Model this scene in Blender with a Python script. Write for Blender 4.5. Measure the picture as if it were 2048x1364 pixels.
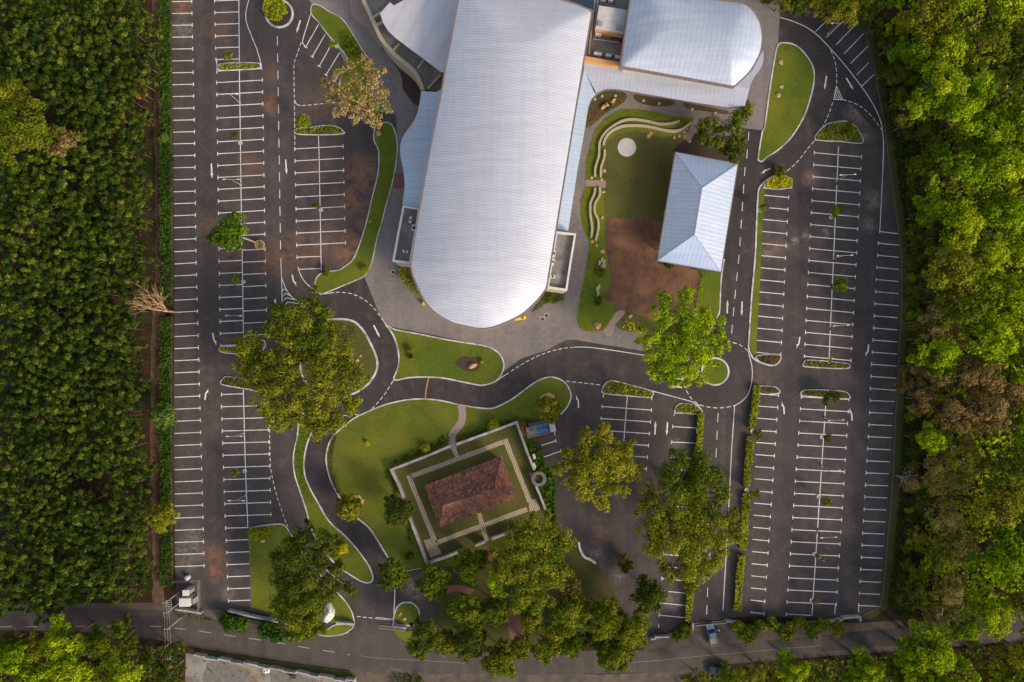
import bpy, math, random
import numpy as np
from mathutils import Vector, geometry, noise
for o in list(bpy.data.objects): bpy.data.objects.remove(o)
S = bpy.context.scene; COL = S.collection
R = math.radians
HC = 136.5                                     # height of the drone above the ground, metres
# ------------------------------------------------------------------ camera, sky, sun, exposure
cd = bpy.data.cameras.new('camera'); cam = bpy.data.objects.new('camera', cd); COL.objects.link(cam)
cam.location = (0, 0, HC); cam.rotation_euler = (0, 0, 0)
cd.lens = 24; cd.sensor_width = 36; cd.clip_start = 1; cd.clip_end = 3000
S.camera = cam
SUN_EL, SUN_AZ = 27.0, 128.0                    # azimuth clockwise from the photo's up
W = bpy.data.worlds.new('World'); S.world = W; W.use_nodes = True
nt = W.node_tree; bg = nt.nodes['Background']
sky = nt.nodes.new('ShaderNodeTexSky'); sky.sky_type = 'NISHITA'; sky.sun_disc = False
sky.sun_elevation = R(SUN_EL); sky.sun_rotation = R(SUN_AZ); sky.air_density = 1.0; sky.dust_density = 2.5; sky.ozone_density = 1.0
hs = nt.nodes.new('ShaderNodeHueSaturation'); hs.inputs['Saturation'].default_value = 0.5      # thin high cloud greys the sky
nt.links.new(sky.outputs[0], hs.inputs['Color']); nt.links.new(hs.outputs[0], bg.inputs[0]); bg.inputs[1].default_value = 0.15
ld = bpy.data.lights.new('sun', 'SUN'); sun = bpy.data.objects.new('sun', ld); COL.objects.link(sun)
ld.energy = 2.3; ld.angle = R(12); ld.color = (1.0, 0.80, 0.57)
d = Vector((math.sin(R(SUN_AZ))*math.cos(R(SUN_EL)), math.cos(R(SUN_AZ))*math.cos(R(SUN_EL)), math.sin(R(SUN_EL))))
sun.rotation_euler = d.to_track_quat('Z', 'Y').to_euler(); sun.location = d*200
S.view_settings.view_transform = 'Standard'; S.view_settings.look = 'None'; S.view_settings.gamma = 1
S.view_settings.exposure = 0.58
S.render.engine = 'CYCLES'; S.cycles.max_bounces = 5; S.cycles.transparent_max_bounces = 4

# ------------------------------------------------------------------ helpers
SC = 0.1                                       # metres of ground per photo pixel
def V(p, h=0.0):                               # plan survey: photo pixel seen at height h -> place
    s = SC*(HC-h)/HC
    return Vector(((p[0]-1024)*s, (682-p[1])*s, h))
def G(p): return ((p[0]-1024)*SC, (682-p[1])*SC)
def spline(pts, closed=False, n=4):
    out = []; N = len(pts)
    for i in range(N if closed else N-1):
        g = (lambda k: pts[k % N]) if closed else (lambda k: pts[max(0, min(N-1, k))])
        a, b, c, e = g(i-1), g(i), g(i+1), g(i+2)
        for j in range(n):
            t = j/n
            out.append(tuple(0.5*((2*b[k])+(-a[k]+c[k])*t+(2*a[k]-5*b[k]+4*c[k]-e[k])*t*t+(-a[k]+3*b[k]-3*c[k]+e[k])*t**3) for k in range(2)))
    if not closed: out.append(tuple(pts[-1][:2]))
    return out
class MB:
    def __init__(s): s.v = []; s.f = []
    def add(s, v, f):
        n = len(s.v); s.v += [tuple(q) for q in v]; s.f += [tuple(i+n for i in q) for q in f]
    def box(s, c, size, rz=0.0, tap=1.0):      # c = centre of the bottom
        x, y, z = size; ca, sa = math.cos(rz), math.sin(rz); vs = []
        for k, t in ((0, 1), (z, tap)):
            for (a, b) in ((-1, -1), (1, -1), (1, 1), (-1, 1)):
                px, py = a*x/2*t, b*y/2*t
                vs.append((c[0]+px*ca-py*sa, c[1]+px*sa+py*ca, c[2]+k))
        s.add(vs, [(3, 2, 1, 0), (4, 5, 6, 7), (0, 1, 5, 4), (1, 2, 6, 5), (2, 3, 7, 6), (3, 0, 4, 7)])
    def poly(s, pts, z, skirt=0.0):            # pts: world xy
        vs = [Vector((p[0], p[1], z)) for p in pts]
        tris = geometry.tessellate_polygon([vs])
        fs = []
        for t in tris:
            a, b, c = (vs[i] for i in t)
            fs.append(tuple(t) if (b-a).cross(c-a).z > 0 else tuple(reversed(t)))
        n = len(vs); s.add(vs, fs)
        if skirt:
            n0 = len(s.v); s.v += [(p[0], p[1], z) for p in pts]+[(p[0], p[1], z-skirt) for p in pts]
            ar = sum(pts[i][0]*pts[(i+1) % n][1]-pts[(i+1) % n][0]*pts[i][1] for i in range(n))
            for i in range(n):
                j = (i+1) % n; q = (n0+i, n0+n+i, n0+n+j, n0+j)
                s.f.append(q if ar > 0 else tuple(reversed(q)))
    def ribbon(s, pts, w, z, h=0.0, closed=False):   # strip (h=0) or kerb/wall along world xy path
        n = len(pts); L = []; Rr = []
        for i in range(n):
            if closed: a, b = pts[i-1], pts[(i+1) % n]
            else: a, b = pts[max(0, i-1)], pts[min(n-1, i+1)]
            c = pts[i]
            d1 = Vector((c[0]-a[0], c[1]-a[1])); d2 = Vector((b[0]-c[0], b[1]-c[1]))
            if d1.length < 1e-6: d1 = d2
            if d2.length < 1e-6: d2 = d1
            d1.normalize(); d2.normalize(); t = d1+d2
            if t.length < 1e-3: t = d1
            t.normalize(); m = 1/max(0.4, t.dot(d1)); nx, ny = -t.y*m*w/2, t.x*m*w/2
            L.append((c[0]+nx, c[1]+ny)); Rr.append((c[0]-nx, c[1]-ny))
        base = len(s.v); zt = z+h
        s.v += [(p[0], p[1], zt) for p in L]+[(p[0], p[1], zt) for p in Rr]
        if h: s.v += [(p[0], p[1], z) for p in L]+[(p[0], p[1], z) for p in Rr]
        for i in range(n if closed else n-1):
            j = (i+1) % n
            s.f.append((base+i, base+n+i, base+n+j, base+j))
            if h:
                s.f.append((base+i, base+j, base+2*n+j, base+2*n+i)); s.f.append((base+n+j, base+n+i, base+3*n+i, base+3*n+j))
        if h and not closed:
            s.f.append((base, base+2*n, base+3*n, base+n)); e = n-1
            s.f.append((base+e, base+n+e, base+3*n+e, base+2*n+e))
    def tube(s, pts, rs, k=6, cap=True):
        base = len(s.v); pts = [Vector(p) for p in pts]
        for i, p in enumerate(pts):
            t = (pts[min(i+1, len(pts)-1)]-pts[max(i-1, 0)])
            t = t.normalized() if t.length > 1e-6 else Vector((0, 0, 1))
            a = t.orthogonal().normalized() if abs(t.z) < .9 else t.cross(Vector((1, 0, 0))).normalized()
            b = t.cross(a); r = rs[i] if hasattr(rs, '__len__') else rs
            for j in range(k):
                th = 2*math.pi*j/k; s.v.append(tuple(p+a*r*math.cos(th)+b*r*math.sin(th)))
        for i in range(len(pts)-1):
            for j in range(k):
                q = (j+1) % k; s.f.append((base+i*k+j, base+i*k+q, base+(i+1)*k+q, base+(i+1)*k+j))
        if cap:
            s.f.append(tuple(base+j for j in reversed(range(k)))); e = base+(len(pts)-1)*k
            s.f.append(tuple(e+j for j in range(k)))
    def lathe(s, c, prof, k=20):
        base = len(s.v)
        for (r, z) in prof:
            for j in range(k):
                th = 2*math.pi*j/k; s.v.append((c[0]+r*math.cos(th), c[1]+r*math.sin(th), c[2]+z))
        for i in range(len(prof)-1):
            for j in range(k):
                q = (j+1) % k; s.f.append((base+i*k+j, base+i*k+q, base+(i+1)*k+q, base+(i+1)*k+j))
        e = base+(len(prof)-1)*k; s.f.append(tuple(e+j for j in range(k)))
    def mesh(s, name, m, smooth=False):
        me = bpy.data.meshes.new(name); me.from_pydata(s.v, [], s.f); me.validate(); me.update()
        if m: me.materials.append(m)
        if smooth: me.polygons.foreach_set('use_smooth', [True]*len(me.polygons))
        return me
    def build(s, name, m, parent=None, smooth=False, label=None, cat=None, group=None, kind=None, loc=None):
        if loc is not None:
            l = Vector(loc); s.v = [(a[0]-l.x, a[1]-l.y, a[2]-l.z) for a in s.v]
        return link(name, s.mesh(name, m, smooth), parent, label, cat, group, kind, loc if loc is not None else (0, 0, 0))
def link(name, me, parent=None, label=None, cat=None, group=None, kind=None, loc=(0, 0, 0)):
    o = bpy.data.objects.new(name, me); COL.objects.link(o); o.location = loc
    if parent: o.parent = parent
    if label: o['label'] = label
    if cat: o['category'] = cat
    if group: o['group'] = group
    if kind: o['kind'] = kind
    return o
def thing(name, label, cat, loc=(0, 0, 0), rz=0.0, group=None):
    o = link(name, None, None, label, cat, group, None, loc); o.rotation_euler = (0, 0, rz); return o

# ------------------------------------------------------------------ materials
def newmat(name):
    m = bpy.data.materials.new(name); m.use_nodes = True; n = m.node_tree; return m, n, n.nodes['Principled BSDF']
def nd(n, t, **k):
    x = n.nodes.new(t)
    for a, b in k.items():
        if a.startswith('i_'): x.inputs[a[2:].replace('_', ' ')].default_value = b
        else: setattr(x, a, b)
    return x
def ramp(n, src, stops):
    r = n.nodes.new('ShaderNodeValToRGB'); e = r.color_ramp.elements
    while len(e) < len(stops): e.new(0.5)
    for i, (p, c) in enumerate(stops): e[i].position = p; e[i].color = (*c, 1) if len(c) == 3 else c
    n.links.new(src, r.inputs[0]); return r.outputs[0]
def coords(n, scale=(1, 1, 1), rot=0.0, loc=(0, 0, 0)):
    tc = n.nodes.new('ShaderNodeTexCoord'); mp = n.nodes.new('ShaderNodeMapping')
    mp.inputs['Scale'].default_value = scale; mp.inputs['Rotation'].default_value = (0, 0, rot); mp.inputs['Location'].default_value = loc
    n.links.new(tc.outputs['Object'], mp.inputs[0]); return mp.outputs[0]
def noi(n, co, scale, detail=4, rough=.55, dist=0.0):
    x = nd(n, 'ShaderNodeTexNoise', i_Scale=scale, i_Detail=detail, i_Roughness=rough, i_Distortion=dist); n.links.new(co, x.inputs['Vector']); return x.outputs['Fac']
def mixc(n, fac, a, b, mode='MIX'):
    x = n.nodes.new('ShaderNodeMix'); x.data_type = 'RGBA'; x.blend_type = mode
    for sck, v in ((x.inputs[0], fac), (x.inputs[6], a), (x.inputs[7], b)):
        if hasattr(v, 'links'): n.links.new(v, sck)
        elif isinstance(v, (tuple, list)): sck.default_value = (*v, 1)
        else: sck.default_value = v
    return x.outputs[2]
def mth(n, op, a, b=0.0, clamp=False):
    x = n.nodes.new('ShaderNodeMath'); x.operation = op; x.use_clamp = clamp
    for sck, v in ((x.inputs[0], a), (x.inputs[1], b)):
        if hasattr(v, 'links'): n.links.new(v, sck)
        else: sck.default_value = v
    return x.outputs[0]
def bump(n, bs, h, strength=.5, dist=.05):
    b = nd(n, 'ShaderNodeBump', i_Strength=strength, i_Distance=dist); n.links.new(h, b.inputs['Height']); n.links.new(b.outputs[0], bs.inputs['Normal'])
def mix_noise(name, c1, c2, scale=1.0, rough=.9, c3=None, s2=0.08, bs_=0.0, metal=0.0, spec=.3):
    m, n, b = newmat(name); co = coords(n)
    f = noi(n, co, scale, 6, .65); col = ramp(n, f, [(.3, c1), (.7, c2)])
    if c3: col = mixc(n, ramp(n, noi(n, co, s2, 5, .6), [(.45, (0, 0, 0)), (.65, (1, 1, 1))]), col, c3)
    n.links.new(col, b.inputs['Base Color']); b.inputs['Roughness'].default_value = rough; b.inputs['Metallic'].default_value = metal
    b.inputs['Specular IOR Level'].default_value = spec
    if bs_: bump(n, b, f, .6, bs_)
    return m
STAINS = [((725, 345), 5.5, .9), ((705, 400), 6, .8), ((735, 450), 4, .7), ((700, 500), 6, .9), ((640, 330), 5, .35), ((545, 520), 6.5, .55), ((600, 505), 6, .55), ((420, 450), 4, .25),
          ((540, 208), 3.2, .9), ((640, 205), 4.5, .45), ((500, 330), 5, .35), ((365, 15), 3.2, .7), ((460, 505), 5, .45), ((430, 1110), 4, .6), ((430, 1145), 3, .8), ((1480, 480), 4.5, .5),
          ((1545, 500), 3.5, .45), ((1470, 520), 4, .3), ((1200, 1075), 3, .5), ((1270, 730), 6, .35), ((660, 800), 6, .3), ((545, 150), 3, .3), ((1620, 355), 2.6, .6), ((1490, 400), 4, .35), ((1520, 760), 4, .3),
          ((650, 480), 6, .45), ((755, 380), 3, .8), ((1205, 740), 4, .35), ((1730, 240), 3, .4), ((440, 60), 5, .3), ((455, 30), 3, .25)]
GREYS = [((1620, 357), 2.4, .9), ((1748, 400), 3, .8), ((1738, 450), 2.4, .8), ((1715, 225), 3.5, .9), ((1730, 270), 2.2, .6), ((380, 1100), 4.5, .7), ((385, 1070), 3, .6), ((375, 1130), 3, .6), ((1345, 1200), 3, .7), ((1350, 890), 2.5, .6), ((1535, 507), 1.6, 1), ((1553, 498), 1.5, 1), ((1572, 492), 1.4, 1), ((1590, 482), 1.3, 1), ((1612, 472), 1.5, .9), ((1650, 465), 1.6, .6), ((365, 60), 3.5, .7), ((480, 130), 2.2, .5), ((1190, 1110), 3.5, .6), ((1240, 1150), 3, .5), ((835, 1180), 4, .8), ((455, 1190), 2.5, .6)]
def asphalt(name, c1, c2, stains=True, warm=(.19, .098, .058)):
    m, n, b = newmat(name); co = coords(n)
    f = noi(n, co, .13, 7, .62, .6); g = noi(n, co, 9, 4, .7); st = noi(n, coords(n, (.12, 1.2, 1)), .5, 4, .6)
    col = ramp(n, f, [(.32, c1), (.68, c2)])
    col = mixc(n, mth(n, 'MULTIPLY', ramp(n, noi(n, co, .35, 8, .7, 1.0), [(.5, (0, 0, 0)), (.76, (1, 1, 1))]), .6), col, (.17, .14, .125))
    col = mixc(n, .35, col, ramp(n, g, [(.25, tuple(x*.55 for x in c1)), (.75, tuple(x*1.5 for x in c2))]))
    # long darker bands running with the rows
    ln = noi(n, coords(n, (1.0, .03, 1)), .55, 3, .5)
    col = mixc(n, mth(n, 'MULTIPLY', ramp(n, ln, [(.42, (0, 0, 0)), (.6, (1, 1, 1))]), .25), col, tuple(x*.62 for x in c1))
    if stains:
        acc = None
        for (p, r, a) in STAINS:
            x, y = G(p); vm = n.nodes.new('ShaderNodeVectorMath'); vm.operation = 'DISTANCE'; n.links.new(co, vm.inputs[0]); vm.inputs[1].default_value = (x, y, .02)
            k = nd(n, 'ShaderNodeMapRange', interpolation_type='SMOOTHSTEP'); n.links.new(vm.outputs['Value'], k.inputs[0]); k.inputs[1].default_value = 0; k.inputs[2].default_value = r; k.inputs[3].default_value = a*2.3; k.inputs[4].default_value = 0
            acc = k.outputs[0] if acc is None else mth(n, 'MAXIMUM', acc, k.outputs[0])
        ac2 = None
        for (p, r, a) in GREYS:
            x, y = G(p); vm = n.nodes.new('ShaderNodeVectorMath'); vm.operation = 'DISTANCE'; n.links.new(co, vm.inputs[0]); vm.inputs[1].default_value = (x, y, .02)
            k = nd(n, 'ShaderNodeMapRange', interpolation_type='SMOOTHSTEP'); n.links.new(vm.outputs['Value'], k.inputs[0]); k.inputs[1].default_value = 0; k.inputs[2].default_value = r; k.inputs[3].default_value = a*2; k.inputs[4].default_value = 0
            ac2 = k.outputs[0] if ac2 is None else mth(n, 'MAXIMUM', ac2, k.outputs[0])
        col = mixc(n, mth(n, 'MULTIPLY', ac2, ramp(n, noi(n, co, .8, 8, .75, 1.6), [(.42, (0, 0, 0)), (.68, (1, 1, 1))]), True), col, (.21, .18, .165))
        nz = ramp(n, noi(n, co, .45, 8, .72, 1.2), [(.38, (0, 0, 0)), (.66, (1, 1, 1))])
        col = mixc(n, mth(n, 'MULTIPLY', acc, nz, True), col, warm)
    n.links.new(col, b.inputs['Base Color']); b.inputs['Roughness'].default_value = .88; b.inputs['Specular IOR Level'].default_value = .25
    bump(n, b, g, .3, .01); return m
M = {}
M['asphalt'] = asphalt('asphalt', (.040, .034, .035), (.086, .070, .066))
M['newasphalt'] = asphalt('fresh_asphalt', (.036, .031, .032), (.060, .051, .050), False)
M['road'] = asphalt('public_road', (.056, .047, .041), (.092, .077, .065), False)
M['darkroad'] = asphalt('dark_road', (.034, .031, .031), (.05, .046, .044), False)
def worn(name, c):
    m, n, b = newmat(name); co = coords(n)
    col = mixc(n, ramp(n, noi(n, co, 2.2, 6, .75), [(.5, (0, 0, 0)), (.74, (1, 1, 1))]), c, tuple(x*.35 for x in c))
    col = mixc(n, mth(n, 'MULTIPLY', ramp(n, noi(n, co, .12, 4, .6), [(.45, (0, 0, 0)), (.65, (1, 1, 1))]), .4), col, tuple(x*.4 for x in c))
    n.links.new(col, b.inputs['Base Color']); b.inputs['Roughness'].default_value = .7; return m
M['paint'] = worn('road_paint', (.78, .76, .76)); M['oldpaint'] = worn('worn_paint', (.36, .33, .31))
M['yellow'] = worn('yellow_paint', (.55, .28, .04))
def pavers():
    m, n, b = newmat('pavers'); co = coords(n, (1, 1, 1), R(8))
    br = nd(n, 'ShaderNodeTexBrick', i_Scale=1.0); n.links.new(co, br.inputs[0])
    br.inputs['Color1'].default_value = (.20, .180, .178, 1); br.inputs['Color2'].default_value = (.155, .140, .142, 1); br.inputs['Mortar'].default_value = (.085, .075, .075, 1)
    br.inputs['Brick Width'].default_value = .62; br.inputs['Row Height'].default_value = .3; br.inputs['Mortar Size'].default_value = .015
    col = mixc(n, ramp(n, noi(n, co, .11, 5, .6, .5), [(.4, (0, 0, 0)), (.62, (1, 1, 1))]), br.outputs[0], (.225, .190, .175))
    col = mixc(n, mth(n, 'MULTIPLY', ramp(n, noi(n, coords(n, (1, .05, 1)), .35, 2, .5), [(.5, (0, 0, 0)), (.56, (1, 1, 1))]), .35), col, (.125, .125, .140))
    col = mixc(n, mth(n, 'MULTIPLY', ramp(n, noi(n, co, 1.2, 7, .8), [(.46, (0, 0, 0)), (.74, (1, 1, 1))]), .6), col, (.29, .25, .23))
    col = mixc(n, mth(n, 'MULTIPLY', ramp(n, noi(n, co, 1.7, 6, .8), [(.3, (1, 1, 1)), (.5, (0, 0, 0))]), .5), col, (.11, .098, .098))
    n.links.new(col, b.inputs['Base Color']); b.inputs['Roughness'].default_value = .85; b.inputs['Specular IOR Level'].default_value = .25; return m
M['pavers'] = pavers()
M['darkpavers'] = mix_noise('dark_pavers', (.085, .078, .085), (.12, .11, .115), 3, .85, (.10, .095, .10))
M['kerb'] = mix_noise('kerb_concrete', (.46, .45, .45), (.68, .66, .66), 1.2, .8, (.30, .27, .23), .5)
M['kerbdull'] = mix_noise('dull_kerb', (.11, .10, .085), (.20, .18, .155), 1.2, .85)
def lawn(name, c1, c2, c3, rot=0.0, period=.9, stripe=.25):
    m, n, b = newmat(name); co = coords(n)
    f = noi(n, co, .11, 7, .68, .6); col = ramp(n, f, [(.34, c1), (.5, c2), (.66, c3)]); col = mixc(n, mth(n, 'MULTIPLY', ramp(n, noi(n, co, .5, 6, .75), [(.55, (0, 0, 0)), (.75, (1, 1, 1))]), .35), col, (.15, .125, .035))
    g = noi(n, co, 2.6, 7, .8); col = mixc(n, .34, col, ramp(n, g, [(.2, tuple(x*.35 for x in c1)), (.8, tuple(x*1.9 for x in c3))]))
    w = nd(n, 'ShaderNodeTexWave', i_Scale=1/period/6.2832*6.2832/1.0*.16, i_Distortion=.8, i_Detail=2.0); w.inputs['Detail Scale'].default_value = 1.0
    n.links.new(coords(n, (1, 1, 1), rot), w.inputs[0])
    w.inputs['Scale'].default_value = .314/period
    if stripe: col = mixc(n, mth(n, 'MULTIPLY', w.outputs['Fac'], stripe), col, tuple(x*.4 for x in c1))
    n.links.new(col, b.inputs['Base Color']); b.inputs['Roughness'].default_value = .95; b.inputs['Specular IOR Level'].default_value = .1
    bump(n, b, g, .8, .05); return m
GA, GB, GC = (.040, .088, .011), (.082, .124, .013), (.155, .160, .018)
M['lawn'] = lawn('mown_lawn', GA, GB, GC, 0, .75, .0)
M['lawn_v'] = lawn('striped_lawn', GA, (.080, .118, .016), GC, R(-3), .47, .24)
M['lawn_h'] = lawn('banded_lawn', GA, (.095, .120, .014), (.155, .155, .022), R(83), .62, .12)
M['lawn_o'] = lawn('olive_lawn', (.055, .068, .018), (.085, .088, .022), (.115, .100, .034), 0, .8, 0)
M['lawn_d'] = lawn('dark_lawn', (.035, .050, .012), (.060, .070, .018), (.085, .068, .030), 0, .8, 0)  # darker, browner green for the park lawn, roadside grass and verge
M['soil'] = mix_noise('bare_soil', (.075, .038, .024), (.145, .072, .044), .8, .95, (.20, .105, .058), .16, .02)
M['bedsoil'] = mix_noise('dark_bed_soil', (.045, .032, .026), (.075, .052, .040), 2, .95)
M['flowerbed'] = mix_noise('flower_bed_litter', (.055, .045, .018), (.13, .085, .035), 3, .95, (.05, .055, .015), .6)
def floor_():
    m, n, b = newmat('forest_floor'); co = coords(n)
    col = ramp(n, noi(n, co, .5, 8, .7), [(.3, (.022, .014, .010)), (.7, (.070, .042, .028))])
    col = mixc(n, ramp(n, noi(n, co, .12, 5, .6), [(.55, (0, 0, 0)), (.68, (1, 1, 1))]), col, (.022, .034, .010))
    n.links.new(col, b.inputs['Base Color']); b.inputs['Roughness'].default_value = 1; b.inputs['Specular IOR Level'].default_value = .05; return m
M['floor'] = floor_()
M['track'] = mix_noise('red_earth_track', (.090, .048, .032), (.20, .100, .064), 1.1, .95, (.065, .045, .028), .25)
M['verge'] = mix_noise('dusty_verge', (.085, .068, .052), (.15, .115, .085), .8, .95, (.065, .055, .042), .3)
M['lotground'] = mix_noise('yard_dirt', (.09, .07, .05), (.34, .26, .20), .45, .95, (.25, .25, .24), .16)
M['conc'] = mix_noise('weathered_concrete', (.10, .105, .11), (.30, .275, .255), .55, .85, (.17, .145, .12), .3)
M['slab'] = mix_noise('pale_slab', (.42, .40, .40), (.56, .52, .50), 1.0, .8)
M['cream'] = mix_noise('cream_wall', (.46, .36, .24), (.54, .42, .28), 2, .85)
M['white'] = mix_noise('white_render', (.55, .54, .53), (.68, .66, .64), 1.2, .75)
M['ochre'] = mix_noise('ochre_wall', (.46, .25, .09), (.56, .32, .13), 2, .8)
M['wallgrey'] = mix_noise('boundary_wall', (.30, .30, .31), (.44, .43, .43), 1.5, .85, (.24, .20, .16), .6)
M['rock'] = mix_noise('sandstone', (.40, .24, .12), (.60, .38, .20), 2.5, .9, (.30, .18, .10), 1.5)
M['whiterock'] = mix_noise('white_marble_rock', (.02, .02, .02), (.9, .88, .85), 3.2, .8)
M['seatwall'] = mix_noise('cream_stone', (.34, .28, .19), (.48, .42, .31), 2, .85)
M['fascia'] = mix_noise('brown_fascia', (.15, .105, .095), (.22, .165, .15), 1, .6)
M['greyfascia'] = mix_noise('grey_fascia', (.22, .21, .24), (.32, .30, .32), 1, .5)
M['brick'] = mix_noise('red_brick_paving', (.16, .07, .055), (.24, .11, .085), 3, .9)
M['path'] = mix_noise('pinkish_path', (.24, .17, .15), (.33, .25, .22), 3, .9)
M['steel'] = mix_noise('galvanised_steel', (.30, .28, .26), (.42, .39, .36), 3, .5, metal=.3)
M['rust'] = mix_noise('rusty_pipe', (.12, .05, .04), (.2, .09, .07), 3, .7)
M['black'] = mix_noise('black_rubber', (.012, .012, .013), (.03, .03, .03), 3, .7)
M['glass'] = mix_noise('dark_glass', (.015, .025, .05), (.02, .04, .07), 1, .12, spec=.8)
M['unit'] = mix_noise('unit_metal', (.50, .49, .47), (.62, .60, .57), 2, .6)
M['blue'] = mix_noise('blue_tarp', (.01, .13, .50), (.02, .2, .62), 2, .5)
M['carblue'] = mix_noise('blue_grey_paint', (.07, .14, .22), (.1, .18, .27), 2, .25, spec=.6)
M['carwhite'] = mix_noise('white_paint', (.52, .50, .48), (.62, .60, .57), 2, .4)
M['bed'] = mix_noise('truck_bed', (.30, .23, .17), (.42, .33, .25), 1.5, .8)
M['carblack'] = mix_noise('black_paint', (.02, .02, .022), (.04, .04, .045), 1, .25, spec=.6)
M['yel'] = mix_noise('yellow_machine', (.62, .46, .02), (.72, .55, .04), 2, .5)
M['red'] = mix_noise('red_plastic', (.35, .06, .04), (.45, .09, .05), 2, .6)
M['teal'] = mix_noise('teal_plastic', (.03, .22, .28), (.05, .3, .36), 2, .5)
def roofmat(name, c1, c2, rot, period=.5, metal=.35, rough=.42, dep=.05, ribs=.2):
    m, n, b = newmat(name); co = coords(n, (1, 1, 1), rot)
    w = nd(n, 'ShaderNodeTexWave', i_Distortion=0.0, bands_direction='X'); n.links.new(co, w.inputs[0]); w.inputs['Scale'].default_value = .314/period
    f = noi(n, coords(n, (.35, 3, 1), rot+R(90)), .35, 5, .65); f2 = noi(n, co, .09, 5, .6)
    col = ramp(n, f, [(.3, c1), (.7, c2)])
    col = mixc(n, mth(n, 'MULTIPLY', ramp(n, f2, [(.4, (0, 0, 0)), (.7, (1, 1, 1))]), .35), col, tuple(x*.86 for x in c1))
    col = mixc(n, mth(n, 'MULTIPLY', ramp(n, w.outputs['Fac'], [(.0, (1, 1, 1)), (.35, (0, 0, 0))]), ribs), col, tuple(x*.55 for x in c1))
    col = mixc(n, mth(n, 'MULTIPLY', ramp(n, noi(n, coords(n, (.08, 1.6, 1), rot), .8, 6, .7), [(.5, (0, 0, 0)), (.72, (1, 1, 1))]), .3), col, tuple(x*.72 for x in c1))
    col = mixc(n, mth(n, 'MULTIPLY', ramp(n, noi(n, coords(n, (1.2, .03, 1), rot+R(90)), 1.1, 4, .6), [(.48, (0, 0, 0)), (.6, (1, 1, 1))]), .16), col, tuple(x*.75 for x in c1))
    col = mixc(n, mth(n, 'MULTIPLY', ramp(n, noi(n, co, 2.5, 6, .8), [(.58, (0, 0, 0)), (.8, (1, 1, 1))]), .25), col, (.35, .32, .30))
    n.links.new(col, b.inputs['Base Color']); b.inputs['Metallic'].default_value = metal; b.inputs['Roughness'].default_value = rough
    bump(n, b, w.outputs['Fac'], .5, dep); return m
AX = R(9.8)
M['mainroof'] = roofmat('main_metal_roof', (.49, .51, .585), (.61, .61, .66), R(90)+AX, .5, .3, .42, .035, .36)
M['hallroof'] = roofmat('side_hall_metal_roof', (.40, .46, .58), (.57, .60, .68), AX, .9, .35, .35, .012)
M['lowroof'] = roofmat('lower_metal_roof', (.36, .45, .58), (.45, .53, .65), R(90)+AX, .8, .3, .45, .01)
M['flatroof'] = roofmat('membrane_roof', (.52, .51, .56), (.58, .57, .61), R(30), 3.5, .1, .55, .004)
M['walkroof'] = roofmat('walkway_metal_roof', (.46, .50, .60), (.56, .58, .66), AX, .8, .3, .4, .012)
M['pavroofA'] = roofmat('pavilion_roof_long', (.43, .50, .62), (.54, .59, .69), R(90)+AX, .8, .3, .4, .03)
M['pavroofB'] = roofmat('pavilion_roof_end', (.36, .45, .64), (.44, .52, .68), AX, .8, .3, .4, .012)  # same metal; the end slopes' bluer, dimmer light is put into the colour
def tiles():
    m, n, b = newmat('clay_tiles'); co = coords(n, (1, 1, 1), R(-19))
    vo = nd(n, 'ShaderNodeTexVoronoi', i_Scale=2.4, i_Randomness=.8); n.links.new(coords(n, (1, .7, 1), R(-19)), vo.inputs[0])
    sep = n.nodes.new('ShaderNodeSeparateColor'); n.links.new(vo.outputs['Color'], sep.inputs[0])
    col = ramp(n, sep.outputs[0], [(0, (.075, .036, .030)), (.45, (.155, .060, .040)), (.8, (.21, .085, .052)), (1, (.32, .13, .07))])
    col = mixc(n, mth(n, 'MULTIPLY', ramp(n, noi(n, co, .22, 4, .6), [(.5, (0, 0, 0)), (.64, (1, 1, 1))]), .35), col, (.28, .11, .055))
    n.links.new(col, b.inputs['Base Color']); b.inputs['Roughness'].default_value = .9; bump(n, b, sep.outputs[1], .8, .08); return m
M['tiles'] = tiles()
def checker():
    m, n, b = newmat('grid_paving'); co = coords(n, (1, 1, 1), R(-18.2))
    br = nd(n, 'ShaderNodeTexBrick', i_Scale=1.0, offset=0.0); n.links.new(co, br.inputs[0])
    br.inputs['Color1'].default_value = (.62, .50, .36, 1); br.inputs['Color2'].default_value = (.54, .44, .32, 1); br.inputs['Mortar'].default_value = (.13, .11, .06, 1)
    br.inputs['Brick Width'].default_value = .36; br.inputs['Row Height'].default_value = .36; br.inputs['Mortar Size'].default_value = .055
    n.links.new(br.outputs[0], b.inputs['Base Color']); b.inputs['Roughness'].default_value = .9; return m
M['grid'] = checker()
def foliage(name, stops, trans=.22, hv=.5):
    m = bpy.data.materials.new(name); m.use_nodes = True; n = m.node_tree; n.nodes.clear()
    out = n.nodes.new('ShaderNodeOutputMaterial'); at = nd(n, 'ShaderNodeAttribute', attribute_name='tint'); oi = n.nodes.new('ShaderNodeObjectInfo')
    t = mth(n, 'ADD', mth(n, 'MULTIPLY', at.outputs['Fac'], 1-hv*.5), mth(n, 'MULTIPLY', oi.outputs['Random'], hv*.5))
    col = ramp(n, t, [(i/(len(stops)-1), c) for i, c in enumerate(stops)])
    df = n.nodes.new('ShaderNodeBsdfDiffuse'); tr = n.nodes.new('ShaderNodeBsdfTranslucent'); mx = n.nodes.new('ShaderNodeMixShader'); mx.inputs[0].default_value = trans
    n.links.new(col, df.inputs[0]); n.links.new(col, tr.inputs[0]); n.links.new(df.outputs[0], mx.inputs[1]); n.links.new(tr.outputs[0], mx.inputs[2]); n.links.new(mx.outputs[0], out.inputs[0])
    return m
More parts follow.
